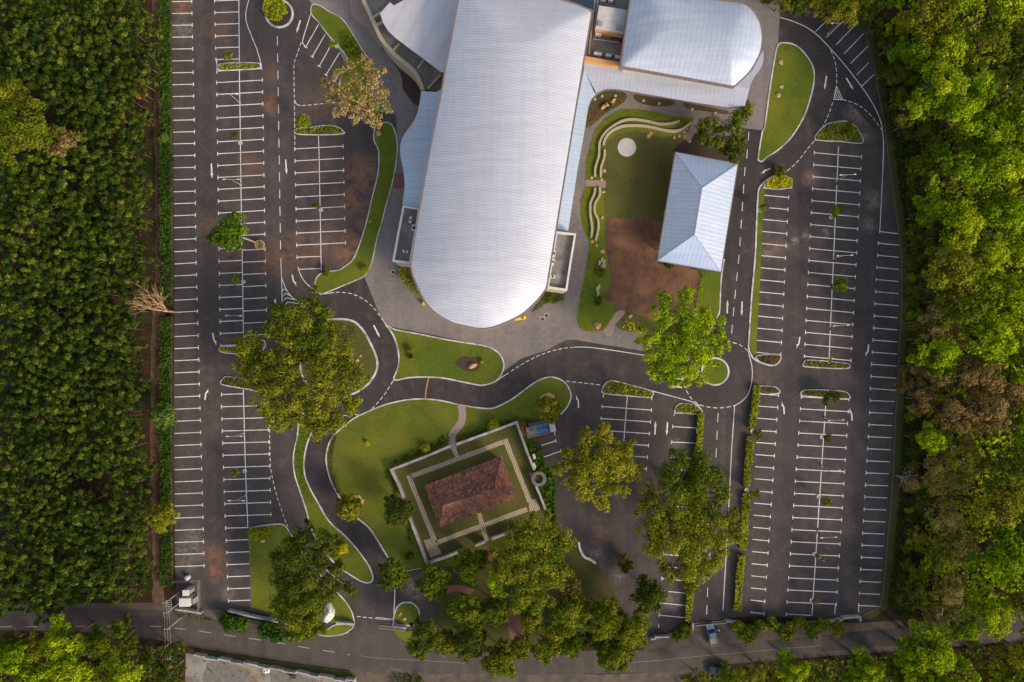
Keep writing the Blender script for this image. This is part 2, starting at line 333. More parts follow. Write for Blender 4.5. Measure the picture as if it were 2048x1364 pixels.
M['f_bright'] = foliage('bright_foliage', [(.055, .115, .004), (.145, .235, .006), (.28, .37, .010), (.44, .48, .016)])
M['f_yel'] = foliage('yellow_green_foliage', [(.080, .096, .008), (.155, .172, .012), (.26, .25, .018), (.40, .34, .03)])
M['f_mid'] = foliage('mid_foliage', [(.040, .066, .006), (.090, .125, .009), (.165, .190, .013), (.29, .27, .02)])
M['f_dark'] = foliage('dark_foliage', [(.026, .044, .009), (.055, .078, .010), (.098, .120, .014), (.16, .17, .02)])
M['f_plant'] = foliage('plantation_foliage', [(.009, .023, .006), (.025, .052, .009), (.078, .115, .012), (.26, .28, .03)], .2, .35)
M['f_brown'] = foliage('brown_foliage', [(.085, .075, .018), (.17, .125, .035), (.28, .18, .065), (.40, .25, .10)])
M['f_orange'] = foliage('orange_leaves', [(.20, .07, .015), (.35, .13, .03), (.45, .19, .05)])
M['f_blossom'] = foliage('blossoming_foliage', [(.12, .14, .014), (.24, .22, .03), (.36, .25, .09), (.45, .30, .14), (.30, .30, .03)])
M['f_hedge'] = foliage('hedge_foliage', [(.100, .140, .008), (.200, .250, .010), (.34, .36, .014), (.48, .44, .03)])
M['f_hedgeyel'] = foliage('golden_hedge', [(.26, .29, .008), (.44, .42, .012), (.60, .54, .02), (.72, .60, .04)])
M['f_weed'] = foliage('weed_foliage', [(.022, .050, .010), (.045, .092, .012), (.080, .140, .015), (.15, .19, .02)])
M['f_tan'] = foliage('tan_foliage', [(.12, .12, .020), (.22, .19, .035), (.34, .27, .06), (.44, .33, .10)])
M['f_weedb'] = foliage('fresh_foliage', [(.028, .062, .006), (.058, .115, .008), (.110, .175, .010), (.21, .27, .015)])
M['f_pale'] = foliage('pale_foliage', [(.07, .12, .02), (.12, .18, .03), (.18, .24, .04)])
M['bark'] = mix_noise('bark', (.13, .085, .055), (.26, .18, .12), 3, .95)
M['palebark'] = mix_noise('pale_bark', (.26, .20, .15), (.42, .33, .26), 3, .95)

# ------------------------------------------------------------------ foliage
RNG = np.random.default_rng(7); random.seed(7)
def leafmesh(name, C, N, sz, tint, mat, k=1.5):
    """C centres, N rough normals, sz sizes: one rhombic leaf spray per row."""
    n = len(C); N = N/np.maximum(np.linalg.norm(N, axis=1, keepdims=True), 1e-6)
    A = RNG.normal(size=(n, 3)); A -= (A*N).sum(1, keepdims=True)*N; A /= np.maximum(np.linalg.norm(A, axis=1, keepdims=True), 1e-6)
    B = np.cross(N, A); s = sz[:, None]
    P = np.stack([C-A*s*.55*k/1.5, C-B*s*.36+N*s*.08, C+A*s*.55*k/1.5, C+B*s*.36+N*s*.08], 1).reshape(-1, 3)
    me = bpy.data.meshes.new(name); me.vertices.add(4*n); me.vertices.foreach_set('co', P.astype(np.float32).ravel())
    me.loops.add(4*n); me.loops.foreach_set('vertex_index', np.arange(4*n, dtype=np.int32))
    me.polygons.add(n); me.polygons.foreach_set('loop_start', np.arange(0, 4*n, 4, dtype=np.int32)); me.polygons.foreach_set('loop_total', np.full(n, 4, dtype=np.int32))
    a = me.attributes.new('tint', 'FLOAT', 'POINT'); a.data.foreach_set('value', np.repeat(np.clip(tint, 0, 1), 4).astype(np.float32))
    me.update(); me.materials.append(mat); return me
def crown(name, lobes, mat, leaf=.42, dens=1.0, puff=.36, gap=0.0, flat=.75, jit=.55):
    """lobes (x,y,z,r) relative to the tree base; puffs of leaves over each lobe's upper shell."""
    Cs, Ns, Ts, Sz = [], [], [], []
    L = np.array(lobes, float)
    for (x, y, z, r) in L:
        n = max(6, int(17*(1-gap)*(.36/puff)**1.6)); lt = RNG.uniform(-.26, .26)
        for i in range(n):
            d = RNG.normal(size=3); d[2] = abs(d[2])*.9-.25; d /= np.linalg.norm(d)
            q = r*(RNG.uniform(.6, .9) if i % 4 else RNG.uniform(.15, .5)); pc = np.array([x, y, z])+d*q*np.array([1, 1, flat]); pr = r*puff*RNG.uniform(.75, 1.35)
            dd = np.linalg.norm((L[:, :3]-pc)/np.array([1, 1, flat]), axis=1)/L[:, 3]
            if (dd < .4).any() and i % 4 and RNG.random() < .8: continue
            m = max(6, int(dens*10.0*(pr/leaf)**2)); u = RNG.normal(size=(m, 3)); u[:, 2] = u[:, 2]+.35; u /= np.linalg.norm(u, axis=1, keepdims=True)
            rad = pr*RNG.uniform(.6, 1.05, size=(m, 1)); Cs.append(pc+u*rad*np.array([1, 1, .85]))
            Ns.append(u*.9+d*.4+np.array([0, 0, .25])+RNG.normal(size=(m, 3))*jit)
            Ts.append(np.clip(.45+lt+RNG.normal()*.17+RNG.normal(size=m)*.17, 0, 1)); Sz.append(leaf*RNG.uniform(.6, 1.3, size=m))
    C = np.concatenate(Cs); return leafmesh(name, C, np.concatenate(Ns), np.concatenate(Sz), np.concatenate(Ts), mat)
def limbs(lobes, r0, mat, sub=3, name='trunk', lean=(0, 0), fork=.45):
    mb = MB(); L = sorted(lobes, key=lambda a: -a[3]); cx = sum(a[0]*a[3] for a in L)/sum(a[3] for a in L); cy = sum(a[1]*a[3] for a in L)/sum(a[3] for a in L)
    zt = max(.6, min(a[2]-a[3]*.3 for a in L)*fork/.45*.6); f = Vector((cx*.35+lean[0], cy*.35+lean[1], zt))
    mb.tube([(0, 0, -.1), (f.x*.3, f.y*.25, zt*.5), f], [r0*1.25, r0, r0*.8], 7)
    for (x, y, z, r) in L[:14]:
        e = Vector((x, y, z+r*.15)); mid = f.lerp(e, .5)+Vector((random.uniform(-.3, .3), random.uniform(-.3, .3), r*.15))
        mb.tube([f, mid, e], [r0*.6, r0*.38, r0*.14], 5)
        for k in range(sub):
            s = mid.lerp(e, random.random()); a = random.uniform(0, 6.28); t = e+Vector((math.cos(a), math.sin(a), random.uniform(.1, .6)))*r*.8
            mb.tube([s, s.lerp(t, .5)+Vector((0, 0, r*.12)), t], [r0*.26, r0*.16, r0*.05], 4)
    return mb.mesh(name, mat, True)
def bare(r0, h, spread, levels=4, mat=None, seed=1):
    rn = random.Random(seed); mb = MB()
    def br(p, d, l, r, lv):
        q = p+d*l; m = p.lerp(q, .5)+Vector((rn.uniform(-1, 1), rn.uniform(-1, 1), 0))*l*.07
        mb.tube([p, m, q], [r, r*.8, r*.6], 5 if lv > 2 else 4)
        if lv == 0: return
        for k in range(4 if lv > 1 else 3):
            a = rn.uniform(0, 6.28); sp = spread*rn.uniform(.6, 1.3); nd_ = (d+Vector((math.cos(a), math.sin(a), rn.uniform(-.1, .3)))*sp).normalized()
            br(p.lerp(q, rn.uniform(.6, 1)), nd_, l*rn.uniform(.55, .8), r*.5, lv-1)
    br(Vector((0, 0, 0)), Vector((0, 0, 1)), h*.5, r0, levels); return mb.mesh('trunk', mat or M['palebark'], True)
def tree(name, lobes_px, h, mat, label, cat='tree', base=None, leaf=.42, dens=1.0, trunk_r=.3, bark='bark', group=None, dz=1.6, puff=.36, gap=0.0, sub=3, flat=.75, fork=.45):
    """lobes_px: (photo x, y, radius px) seen at about height h above the ground."""
    w = []
    n = len(lobes_px); cx = sum(a[0] for a in lobes_px)/n; cy = sum(a[1] for a in lobes_px)/n; mx = max(1, max(math.hypot(a[0]-cx, a[1]-cy) for a in lobes_px))
    for a in lobes_px:
        hh = h-dz*(math.hypot(a[0]-cx, a[1]-cy)/mx)**1.5+random.uniform(-.35, .35)*dz; hh -= a[2]*SC*.35
        p = V(a, hh); w.append((p.x, p.y, p.z, a[2]*SC*(HC-hh)/HC*1.0))
    if base is None: b = Vector((sum(a[0] for a in w)/n, sum(a[1] for a in w)/n, 0))
    else: b = V(base, 0)
    for i in range(int(len(w)*.9) if len(w) > 6 else 0):      # small outlying sprays break the outline
        a = random.choice(w[:n]); th = math.atan2(a[1]-sum(q[1] for q in w[:n])/n, a[0]-sum(q[0] for q in w[:n])/n)+random.uniform(-.9, .9); w.append((a[0]+math.cos(th)*a[3]*1.05, a[1]+math.sin(th)*a[3]*1.05, a[2]-a[3]*random.uniform(.0, .5), a[3]*random.uniform(.22, .42)))
    L = [(a[0]-b.x, a[1]-b.y, a[2], a[3]) for a in w]
    t = thing(name, label, cat, b, 0, group)
    link('trunk', limbs(L, trunk_r, M[bark], sub, fork=fork), t); link('crown', crown('crown', L, M[mat], leaf, dens, puff, gap, flat), t); return t
def inside(P, poly):
    x, y = P[:, 0], P[:, 1]; c = np.zeros(len(P), bool); n = len(poly)
    for i in range(n):
        x1, y1 = poly[i]; x2, y2 = poly[(i+1) % n]
        if y1 == y2: continue
        c ^= ((y1 > y) != (y2 > y)) & (x < (x2-x1)*(y-y1)/(y2-y1)+x1)
    return c
def scatter(poly_w, dens, z0, z1, leaf, mat, name, clump=.12, holes=()):
    """leaf sprays over a world-space polygon: ground cover, hedges, shrubberies."""
    P = np.array(poly_w); mn, mx = P.min(0), P.max(0); n = int((mx-mn).prod()*dens)
    Q = RNG.uniform(mn, mx, size=(n, 2)); k = inside(Q, poly_w)
    for hl in holes: k &= ~inside(Q, hl)
    Q = Q[k]
    cl = np.array([noise.noise(Vector((q[0]*.55, q[1]*.55, 3.1))) for q in Q]); c2 = np.array([noise.noise(Vector((q[0]*1.6, q[1]*1.6, 9.1))) for q in Q])
    if clump > .5: kk = cl+c2*.5 > (clump-.5); Q, cl, c2 = Q[kk], cl[kk], c2[kk]
    z = z0+(z1-z0)*np.clip(.55+cl*.5+c2*.35+RNG.uniform(-.35, .2, len(Q)), 0, 1.15)
    C = np.column_stack([Q, z]); N = RNG.normal(size=(len(Q), 3))*.55+np.array([0, 0, 1.0])
    return leafmesh(name, C, N, leaf*RNG.uniform(.6, 1.35, len(Q)), .45+cl*.35+c2*.2+RNG.normal(size=len(Q))*.13, mat)
def hedge(name, path_px, w, h, mat, label, cat='hedge', dens=26, leaf=.3, group=None):
    pw = [G(p) for p in path_px]; mb = MB(); mb.ribbon(pw, w, 0); n = len(pw)
    poly = [(v[0], v[1]) for v in mb.v[:n]]+[(v[0], v[1]) for v in reversed(mb.v[n:2*n])]
    o = link(name, scatter(poly, dens, h*.45, h, leaf, M[mat], name), None, label, cat, group)
    core = MB(); core.ribbon(pw, w*.72, 0.02, h*.5); core.build('stems', M['bedsoil'], o); return o

# ================================================================== GROUND AND SETTING
g = MB(); g.poly([(-500, -500), (500, -500), (500, 500), (-500, 500)], 0.0); g.build('ground', M['floor'], kind='structure')
def flat(name, px, mat, z, smooth=0, kind='structure', parent=None, skirt=0.0, **k):
    pts = spline(px, True, smooth) if smooth else px
    m = MB(); m.poly([G(p) for p in pts], z, skirt); return m.build(name, M[mat], parent, kind=kind, **k)
flat('earth_track', [(x+random.uniform(-2, 2), y) for x, y in spline([(322, -150), (328, 200), (332, 600), (326, 900), (328, 1200), (306, 1225), (306, 1100), (300, 900), (304, 640), (312, 520), (308, 200), (304, -150)], True, 9)], 'track', .012)
LOT = [(343, -200), (343, 0), (347, 300), (349, 600), (347, 900), (350, 1100), (352, 1222), (470, 1226), (500, 1222), (690, 1262), (790, 1262), (860, 1290), (1290, 1290), (1370, 1240), (1385, 1246), (1450, 1238), (1500, 1232), (1690, 1236), (1722, 1232), (1760, 1214),
       (1766, 1180), (1772, 1110), (1780, 1020), (1786, 950), (1790, 840), (1795, 780), (1799, 670), (1803, 600), (1803, 520), (1798, 470), (1788, 400), (1778, 330), (1768, 240), (1755, 180), (1744, 110), (1728, 62), (1706, 30), (1660, -10), (1560, -30), (1560, -200)]
lot = flat('parking_lot', LOT, 'asphalt', .02)
road = flat('road', [(-900, 1225), (0, 1222), (180, 1216), (335, 1219), (449, 1238), (553, 1262), (700, 1268), (710, 1255), (790, 1258), (830, 1288), (950, 1303), (1287, 1300), (1380, 1291), (1423, 1291), (1642, 1270), (1806, 1252), (2048, 1225), (2900, 1190),
       (2900, 1245), (2048, 1280), (1817, 1300), (1642, 1313), (1426, 1330), (1350, 1344), (1048, 1350), (840, 1352), (760, 1350), (700, 1340), (600, 1327), (412, 1299), (300, 1276), (150, 1262), (0, 1260), (-900, 1262)], 'road', .03)
flat('new_road_surface', [(1643, 1271), (1806, 1253), (2048, 1226), (2900, 1191), (2900, 1230), (2048, 1264), (1817, 1288), (1645, 1303)], 'darkroad', .036, parent=road, kind=None)
flat('road_verge', [(0, 1206), (335, 1205), (350, 1222), (449, 1228), (560, 1250), (700, 1256), (700, 1270), (553, 1264), (449, 1240), (335, 1221), (180, 1219), (0, 1226)], 'verge', .026)
flat('entrance_apron', [(405, 1218), (450, 1219), (452, 1242), (412, 1236)], 'verge', .034)
flat('gravel_shoulder', [(1290, 1283), (1385, 1250), (1450, 1243), (1500, 1250), (1722, 1245), (1800, 1240), (1810, 1253), (1642, 1272), (1423, 1293), (1287, 1303)], 'verge', .027)
flat('dirt_entrance', [(700, 1338), (760, 1330), (860, 1348), (1045, 1345), (1045, 1375), (860, 1390), (712, 1390), (706, 1360)], 'verge', .033)
flat('dirt_shoulder', [(1040, 1346), (1200, 1349), (1352, 1343), (1420, 1332), (1430, 1400), (1040, 1400)], 'verge', .028)
flat('yard_ground', [(372, 1306), (500, 1328), (620, 1350), (709, 1360), (712, 1500), (366, 1500)], 'lotground', .025)
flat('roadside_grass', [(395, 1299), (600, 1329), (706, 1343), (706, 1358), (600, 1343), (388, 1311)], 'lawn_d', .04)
PAV = [(612, -200), (618, 0), (640, 30), (676, 95), (700, 150), (720, 215), (792, 230), (795, 300), (770, 420), (745, 520), (728, 553), (740, 580), (752, 612), (765, 642), (774, 652), (880, 672), (985, 697), (1005, 720), (1007, 743), (1020, 733), (1040, 718), (1065, 709), (1095, 700), (1119, 686), (1134, 680), (1148, 679), (1194, 687), (1287, 702),
       (1300, 690), (1330, 600), (1420, 560), (1455, 400), (1484, 256), (1526, 261), (1538, 188), (1553, 100), (1556, 88), (1559, 35), (1560, -200)]
flat('paving', PAV, 'pavers', .03)
flat('drive', [(728, 553), (740, 580), (752, 612), (765, 642), (774, 652), (790, 690), (798, 740), (788, 762), (850, 757), (952, 770), (1003, 750), (1040, 720), (1095, 703), (1148, 680), (1300, 704), (1420, 700), (1500, 705), (1505, 760), (1470, 812), (1390, 806), (1320, 786), (1205, 770), (1130, 762), (1098, 755), (1059, 772), (1000, 811), (976, 818), (927, 812), (855, 799), (760, 815), (700, 845), (660, 885), (654, 932), (681, 997), (739, 1056), (781, 1131), (775, 1170), (741, 1166), (715, 1099), (635, 1000), (611, 954), (612, 893), (640, 835), (600, 830), (560, 640), (565, 600), (640, 590), (711, 562)], 'newasphalt', .026)
# north-east arm of the drive
flat('drive', [(1560, 14), (1600, 20), (1660, 60), (1720, 160), (1766, 262), (1740, 250), (1700, 205), (1640, 262), (1590, 330), (1555, 350), (1520, 372), (1508, 420), (1500, 620), (1496, 700), (1420, 700), (1436, 620), (1445, 540), (1484, 256), (1526, 261), (1519, 325), (1550, 305), (1595, 258), (1625, 190), (1628, 150), (1612, 110), (1585, 84), (1556, 88)], 'newasphalt', .024)

def outline(pts, off):                       # push a closed world path outward
    n = len(pts); ar = sum(pts[i][0]*pts[(i+1) % n][1]-pts[(i+1) % n][0]*pts[i][1] for i in range(n)); s = 1 if ar > 0 else -1; out = []
    for i in range(n):
        a, b = Vector(pts[i-1]), Vector(pts[(i+1) % n]); t = (b-a)
        t = t.normalized() if t.length > 1e-6 else Vector((1, 0)); out.append((pts[i][0]+t.y*off*s, pts[i][1]-t.x*off*s))
    return out
def lawn_area(name, px, mat, smooth=4, kerb=None, z=.09, kw=.26, **k):
    pts = spline(px, True, smooth) if smooth else px; w = [G(p) for p in pts]
    m = MB(); m.poly(w, z, .1); o = m.build(name, M[mat], **k)
    if kerb:
        kb = MB()
        if kerb == 'all': kb.ribbon(w, kw, .0, z+.05, True)
        else:
            for seg in kerb: kb.ribbon([G(p) for p in spline(seg, False, 4)], kw, .0, z+.05)
        kb.build('kerb', M['kerb'], o)
    return o
ST = dict(kind='structure')
LA = [(625, 10), (640, 12), (656, 22), (686, 40), (711, 77), (729, 107), (746, 128), (748, 152), (739, 180), (727, 202), (711, 213), (690, 206), (677, 186), (684, 150), (695, 119), (677, 93), (657, 71), (640, 48), (623, 28)]
lawn_area('lawn', LA, 'lawn', 4, 'all', kw=.18, **ST)
LB = [(750, 256), (760, 248), (772, 245), (784, 250), (792, 270), (795, 300), (790, 341), (782, 377), (774, 404), (764, 444), (754, 478), (745, 520), (739, 536), (727, 553), (711, 561), (648, 587), (640, 586), (631, 574), (631, 562), (638, 550), (652, 543), (675, 541), (690, 533), (707, 518), (721, 484), (735, 438), (745, 393), (756, 349), (758, 310), (755, 295), (748, 280)]
lawn_area('lawn', LB, 'lawn', 3, 'all', kw=.2, **ST)
LC = [(772, 650), (790, 659), (838, 668), (897, 680), (966, 691), (988, 699), (1002, 712), (1008, 731), (1002, 750), (990, 763), (968, 770), (952, 769), (917, 762), (887, 756), (855, 754), (818, 755), (788, 760), (795, 738), (798, 714), (794, 690), (786, 668)]
lc = lawn_area('lawn', LC, 'lawn_v', 3, 'all', **ST)
lawn_area('flower_bed', [(911, 724), (925, 713), (941, 715), (952, 714), (961, 728), (954, 740), (937, 743), (921, 736)], 'bedsoil', 4, z=.1, label='dark kidney-shaped earth bed with a pale rim in the striped lawn by the hall', cat='flower bed').parent = None
LDk = [(669, 869), (687, 853), (711, 835), (750, 817), (778, 807), (818, 799), (855, 798), (887, 802), (927, 811), (976, 817), (1000, 811), (1030, 794), (1059, 772), (1079, 760), (1099, 754), (1119, 758), (1134, 770), (1142, 790), (1138, 807), (1130, 819), (1121, 829)]
LDk2 = [(669, 869), (659, 885), (653, 908), (654, 932), (663, 964), (681, 997)]
LDk3 = [(715, 1036), (739, 1056), (760, 1088), (776, 1115), (781, 1131)]
lawn_area('lawn', LDk+[(1100, 838), (1050, 843), (1080, 920), (1110, 1040), (1090, 1090), (960, 1130), (848, 1135), (815, 1141), (790, 1150)]+LDk3[::-1]+[(697, 1014)]+LDk2[::-1][:-1], 'lawn_h', 0, [LDk, LDk2, LDk3], **ST)
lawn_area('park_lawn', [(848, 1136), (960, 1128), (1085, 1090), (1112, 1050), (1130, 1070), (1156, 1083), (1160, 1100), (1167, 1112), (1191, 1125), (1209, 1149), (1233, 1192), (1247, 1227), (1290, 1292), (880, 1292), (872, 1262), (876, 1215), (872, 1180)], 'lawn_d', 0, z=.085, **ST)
LF = [(598, 843), (595, 873), (589, 899), (587, 924), (590, 950), (599, 978), (613, 1020), (620, 1048), (633, 1078), (661, 1117), (685, 1138), (707, 1153), (725, 1163), (738, 1165), (746, 1157), (739, 1133), (715, 1099), (688, 1069), (669, 1053), (653, 1035), (635, 1003), (624, 984), (611, 954), (608, 925), (613, 893), (622, 869), (634, 848), (645, 832), (622, 822), (605, 828)]
lawn_area('lawn', LF, 'lawn', 3, 'all', **ST)
LG = [(496, 1055), (540, 1049), (562, 1048), (572, 1053), (579, 1063), (601, 1099), (625, 1130), (655, 1165), (680, 1190), (693, 1205), (704, 1224), (709, 1244), (672, 1245), (560, 1232), (503, 1214), (501, 1150), (499, 1080)]
lawn_area('lawn', LG, 'lawn_h', 0, [[(500, 1055), (540, 1049), (562, 1048), (572, 1053), (579, 1063), (601, 1099), (625, 1130), (655, 1165), (680, 1190), (693, 1205), (704, 1224), (709, 1244)]], kw=.2, **ST)
lawn_area('lawn', [(632, 1266), (655, 1258), (672, 1249), (707, 1250), (700, 1260), (688, 1267), (668, 1271), (648, 1271)], 'lawn', 3, 'all', kw=.15, **ST)
lawn_area('kerbed_island', [(788, 1245), (791, 1221), (800, 1208), (813, 1204), (827, 1207), (837, 1219), (839, 1235), (834, 1249), (810, 1250)], 'lawn_v', 4, 'all', label='small round-topped grass island beside the entrance gate holding two rocks', cat='grass island')
lawn_area('lawn', [(788, 1259), (812, 1262), (840, 1262), (872, 1285), (870, 1300), (850, 1298), (830, 1292), (800, 1276)], 'lawn', 3, **ST)
LJ = [(627, 655), (653, 641), (679, 638), (703, 641), (717, 650), (729, 664), (739, 682), (750, 706), (755, 726), (752, 744), (743, 759), (733, 771), (710, 786), (679, 794), (651, 795), (636, 788), (617, 770), (604, 750), (600, 720), (603, 695), (613, 670)]
lawn_area('kerbed_island', LJ, 'lawn_o', 4, 'all', kw=.4, label='large egg-shaped grass island with a white kerb under the big spreading trees', cat='grass island')
c = [(1430+27*math.cos(a*math.pi/10), 743+27*math.sin(a*math.pi/10)) for a in range(20)]
lawn_area('kerbed_island', c, 'lawn', 0, 'all', kw=.35, label='circular grass island with a white kerb in the eastern roundabout', cat='grass island')
c = [(559+27*math.cos(a*math.pi/10), 28+27*math.sin(a*math.pi/10)) for a in range(20)]
o = lawn_area('kerbed_island', c, 'bedsoil', 0, 'all', kw=.4, label='circular shrub island with a white kerb at the top of the western lane', cat='planted island')
LL = [(1558, 88), (1566, 86), (1583, 88), (1599, 97), (1613, 113), (1624, 131), (1628, 152), (1625, 178), (1618, 204), (1609, 230), (1595, 256), (1576, 282), (1552, 303), (1534, 314), (1524, 323), (1517, 321), (1516, 314), (1524, 265), (1529, 253), (1538, 188), (1545, 141), (1552, 101)]
lawn_area('lawn', LL, 'lawn', 3, 'all', **ST)
lawn_area('lawn', [(1402, 541), (1442, 546), (1440, 580), (1437, 620), (1430, 645), (1410, 672), (1350, 690), (1340, 670), (1385, 640), (1390, 615)], 'lawn', 0, [[(1448, 518), (1442, 558), (1439, 620), (1435, 632), (1425, 652), (1408, 675)]], **ST)
# courtyard
north = [(1171, 361), (1172, 340), (1174, 315), (1186, 276), (1189, 262), (1202, 246), (1218, 232), (1243, 219), (1271, 219), (1314, 224), (1345, 232), (1376, 235), (1386, 238), (1392, 246)]
crt = spline(north)+[(1382, 268), (1362, 285), (1400, 310), (1484, 300), (1478, 330), (1441, 545), (1400, 560), (1395, 622), (1330, 660), (1290, 668), (1262, 664), (1238, 658), (1226, 646), (1251, 626), (1251, 624), (1233, 623), (1216, 651), (1207, 660), (1185, 663), (1170, 662), (1158, 655), (1154, 640), (1160, 593), (1170, 550), (1177, 500), (1178, 484), (1166, 456), (1161, 428), (1161, 400), (1170, 377)]
lawn_area('courtyard_lawn', crt, 'lawn_o', 0, z=.06, **ST)
flat('courtyard_lawn', spline(north)+[(1384, 262), (1366, 272), (1320, 274), (1270, 262), (1235, 268), (1212, 285), (1208, 320), (1205, 356), (1208, 400), (1210, 434), (1208, 480), (1216, 525), (1222, 551), (1218, 579), (1204, 590), (1228, 611), (1233, 623), (1216, 651), (1207, 660), (1185, 663), (1170, 662), (1158, 655), (1154, 640), (1160, 593), (1170, 550), (1177, 500), (1178, 484), (1166, 456), (1161, 428), (1161, 400), (1170, 377)], 'lawn', .068)
flat('bare_soil', [(1212, 435), (1250, 438), (1330, 441), (1360, 445), (1400, 560), (1397, 600), (1388, 622), (1340, 650), (1300, 640), (1285, 631), (1257, 624), (1233, 620), (1228, 611), (1212, 599), (1204, 588), (1218, 579), (1222, 551), (1216, 520), (1210, 484), (1210, 455)], 'soil', .072)
flat('bare_soil', [(1362, 285), (1380, 272), (1430, 275), (1484, 268), (1484, 332), (1440, 330), (1345, 302)], 'bedsoil', .073)
flat('flower_bed', [(1240, 183), (1254, 190), (1248, 204), (1232, 214), (1218, 222), (1205, 232), (1190, 246), (1172, 256), (1174, 232), (1182, 206), (1196, 190), (1214, 182)], 'flowerbed', .045, 3, kind=None, label='brown planting bed in the curved corner of the walkway roof', cat='flower bed')
flat('flower_bed', [(1268, 189), (1300, 194), (1346, 202), (1344, 211), (1322, 213), (1294, 210), (1272, 202)], 'flowerbed', .045, 3, kind=None, label='narrow middle planting bed under the walkway roof edge', cat='flower bed')
flat('flower_bed', [(1368, 206), (1410, 213), (1455, 222), (1450, 229), (1410, 222), (1384, 220), (1370, 214)], 'flowerbed', .045, 3, kind=None, label='easternmost planting bed under the walkway roof edge, beside the trees', cat='flower bed')
flat('path', spline([(690, -40), (700, 0), (701, 22), (710, 40), (732, 54), (744, 70), (760, 92), (778, 106), (764, 80), (750, 52), (737, 24), (727, -4), (722, -40)], True, 3), 'path', .034)
flat('flower_bed', spline([(762, 92), (780, 118), (796, 138), (804, 160), (806, 178), (820, 198), (836, 212), (842, 190), (838, 168), (826, 146), (808, 130), (784, 112)], True, 3), 'bedsoil', .036, label='long dark earth bed curving along the foot of the terrace wall', cat='flower bed', kind=None)
flat('path', [(1233, 623), (1251, 624), (1238, 640), (1228, 652), (1226, 668), (1216, 672), (1205, 664), (1215, 650)], 'path', .08, 3)
flat('path', [(1386, 240), (1394, 241), (1392, 262), (1384, 276), (1376, 284), (1364, 274), (1377, 262)], 'path', .08)
flat('path', [(1171, 360), (1212, 362), (1211, 376), (1171, 372)], 'path', .082)
pw = spline([(923, 811), (925, 830), (922, 846), (914, 857), (906, 868), (903, 880), (907, 896)], False, 5)
m = MB(); m.ribbon([G(p) for p in pw], 1.5, .1); m.build('path', M['path'], kind='structure')
m = MB(); m.ribbon([G(p) for p in spline([(872, 1190), (892, 1180), (915, 1176), (947, 1184)])], 1.3, .1); m.poly([G(p) for p in [(1008, 1222), (1042, 1230), (1050, 1282), (1022, 1280)]], .1); m.poly([G(p) for p in [(968, 1092), (978, 1090), (986, 1120), (974, 1122)]], .1); m.build('brick_path', M['brick'], kind='structure')
m = MB(); m.poly([G((1253.5+18.5*math.cos(a*.2618), 295+18.5*math.sin(a*.2618))) for a in range(24)][::-1], .12, .06); m.build('stone_disc', M['slab'], label='round pale paved disc in the courtyard lawn', cat='paved disc')
flat('brick_path', [(787, 346), (806, 345), (811, 372), (802, 378), (786, 376)], 'brick', .036)

# ------------------------------------------------------------------ painted markings (children of the parking lot)
bays = MB(); lanes = MB(); old = MB(); ZM = .034; ZL = .040
def T(a, b, ticks='b', tick=7.6, w=.15):     # bay line a-b with cross ticks at its ends
    A, B = Vector(G(a)), Vector(G(b)); bays.ribbon([A, B], w, ZL); t = (B-A).normalized(); nrm = Vector((-t.y, t.x))
    if abs(nrm.x) < .35: nrm = Vector((0, 1)).lerp(nrm, .35).normalized()
    for k in ticks:
        e = (A if k == 'a' else B); s = t*(-.075 if k == 'a' else .075); bays.ribbon([e+s-nrm*tick*SC/2, e+s+nrm*tick*SC/2], w, ZL+.004)
def lerp(a, b, t): return a+(b-a)*t
def rows(n, l0, l1, r0, r1, ticks='ab', skip=()):
    for i in range(n):
        t = i/max(1, n-1)
        if i in skip: continue
        T((lerp(l0[0], l1[0], t), lerp(l0[1], l1[1], t)), (lerp(r0[0], r1[0], t), lerp(r0[1], r1[1], t)), ticks)
def line(px, w=.14, mb=None, z=ZL, sm=0): (mb or lanes).ribbon([G(p) for p in (spline(px, False, sm) if sm else px)], w, z)
def dash(px, on=.75, off=.42, w=.13, mb=None, sm=4, z=ZL+.002, ph=0.0):
    P = [Vector(G(p)) for p in (spline(px, False, sm) if sm else px)]; cum = [0]
    for i in range(1, len(P)): cum.append(cum[-1]+(P[i]-P[i-1]).length)
    def at(s):
        for i in range(1, len(P)):
            if s <= cum[i]: return P[i-1].lerp(P[i], (s-cum[i-1])/max(1e-6, cum[i]-cum[i-1]))
        return P[-1]
    s = ph
    while s < cum[-1]:
        e = min(s+on, cum[-1]); (mb or lanes).ribbon([at(s), at((s+e)/2), at(e)], w, z); s = e+off
# column 1
rows(12, (344, 3.5), (346, 264.5), (383, 3), (388.5, 263.5), 'b'); rows(10, (346, 288), (349, 503.5), (389, 287), (391.5, 501.5), 'b'); rows(26, (349, 528), (350, 1133), (392, 525.5), (408, 1131), 'b', skip=())
# column 2
rows(6, (430.3, 2), (433, 119.4), (477.5, 0.5), (478, 118), 'a'); line([(477.6, -40), (479, 128)]); line([(479, 140), (480.6, 250), (482.6, 402), (484, 500)]); line([(484.5, 502), (487.5, 690)])
line([(434, 118), (434.3, 148), ]); line([(434.5, 142.5), (524, 137.5)])
rows(15, (434.3, 165.3), (439, 497.5), (524.4, 160.5), (529.7, 492), 'ab', skip=(14,)); T((439, 497.5), (484, 495.5), 'a'); T((485, 500.5), (529.7, 498.5), 'b')
rows(8, (439.2, 522.8), (442, 691), (484, 521), (487, 689), 'a'); rows(7, (485, 524.6), (488, 671), (530.3, 522.5), (533.3, 668.5), 'b')
line([(499, -5), (492, 26), (494, 47.5), (502, 69), (514, 99), (522, 127), (524, 140.6)], sm=5)
T((444.2, 789), (487, 787.4), 'a'); rows(11, (444, 813.4), (452, 1056), (535, 811), (542, 1053), 'ab', skip=(10,)); T((452, 1056), (495, 1055), 'a')
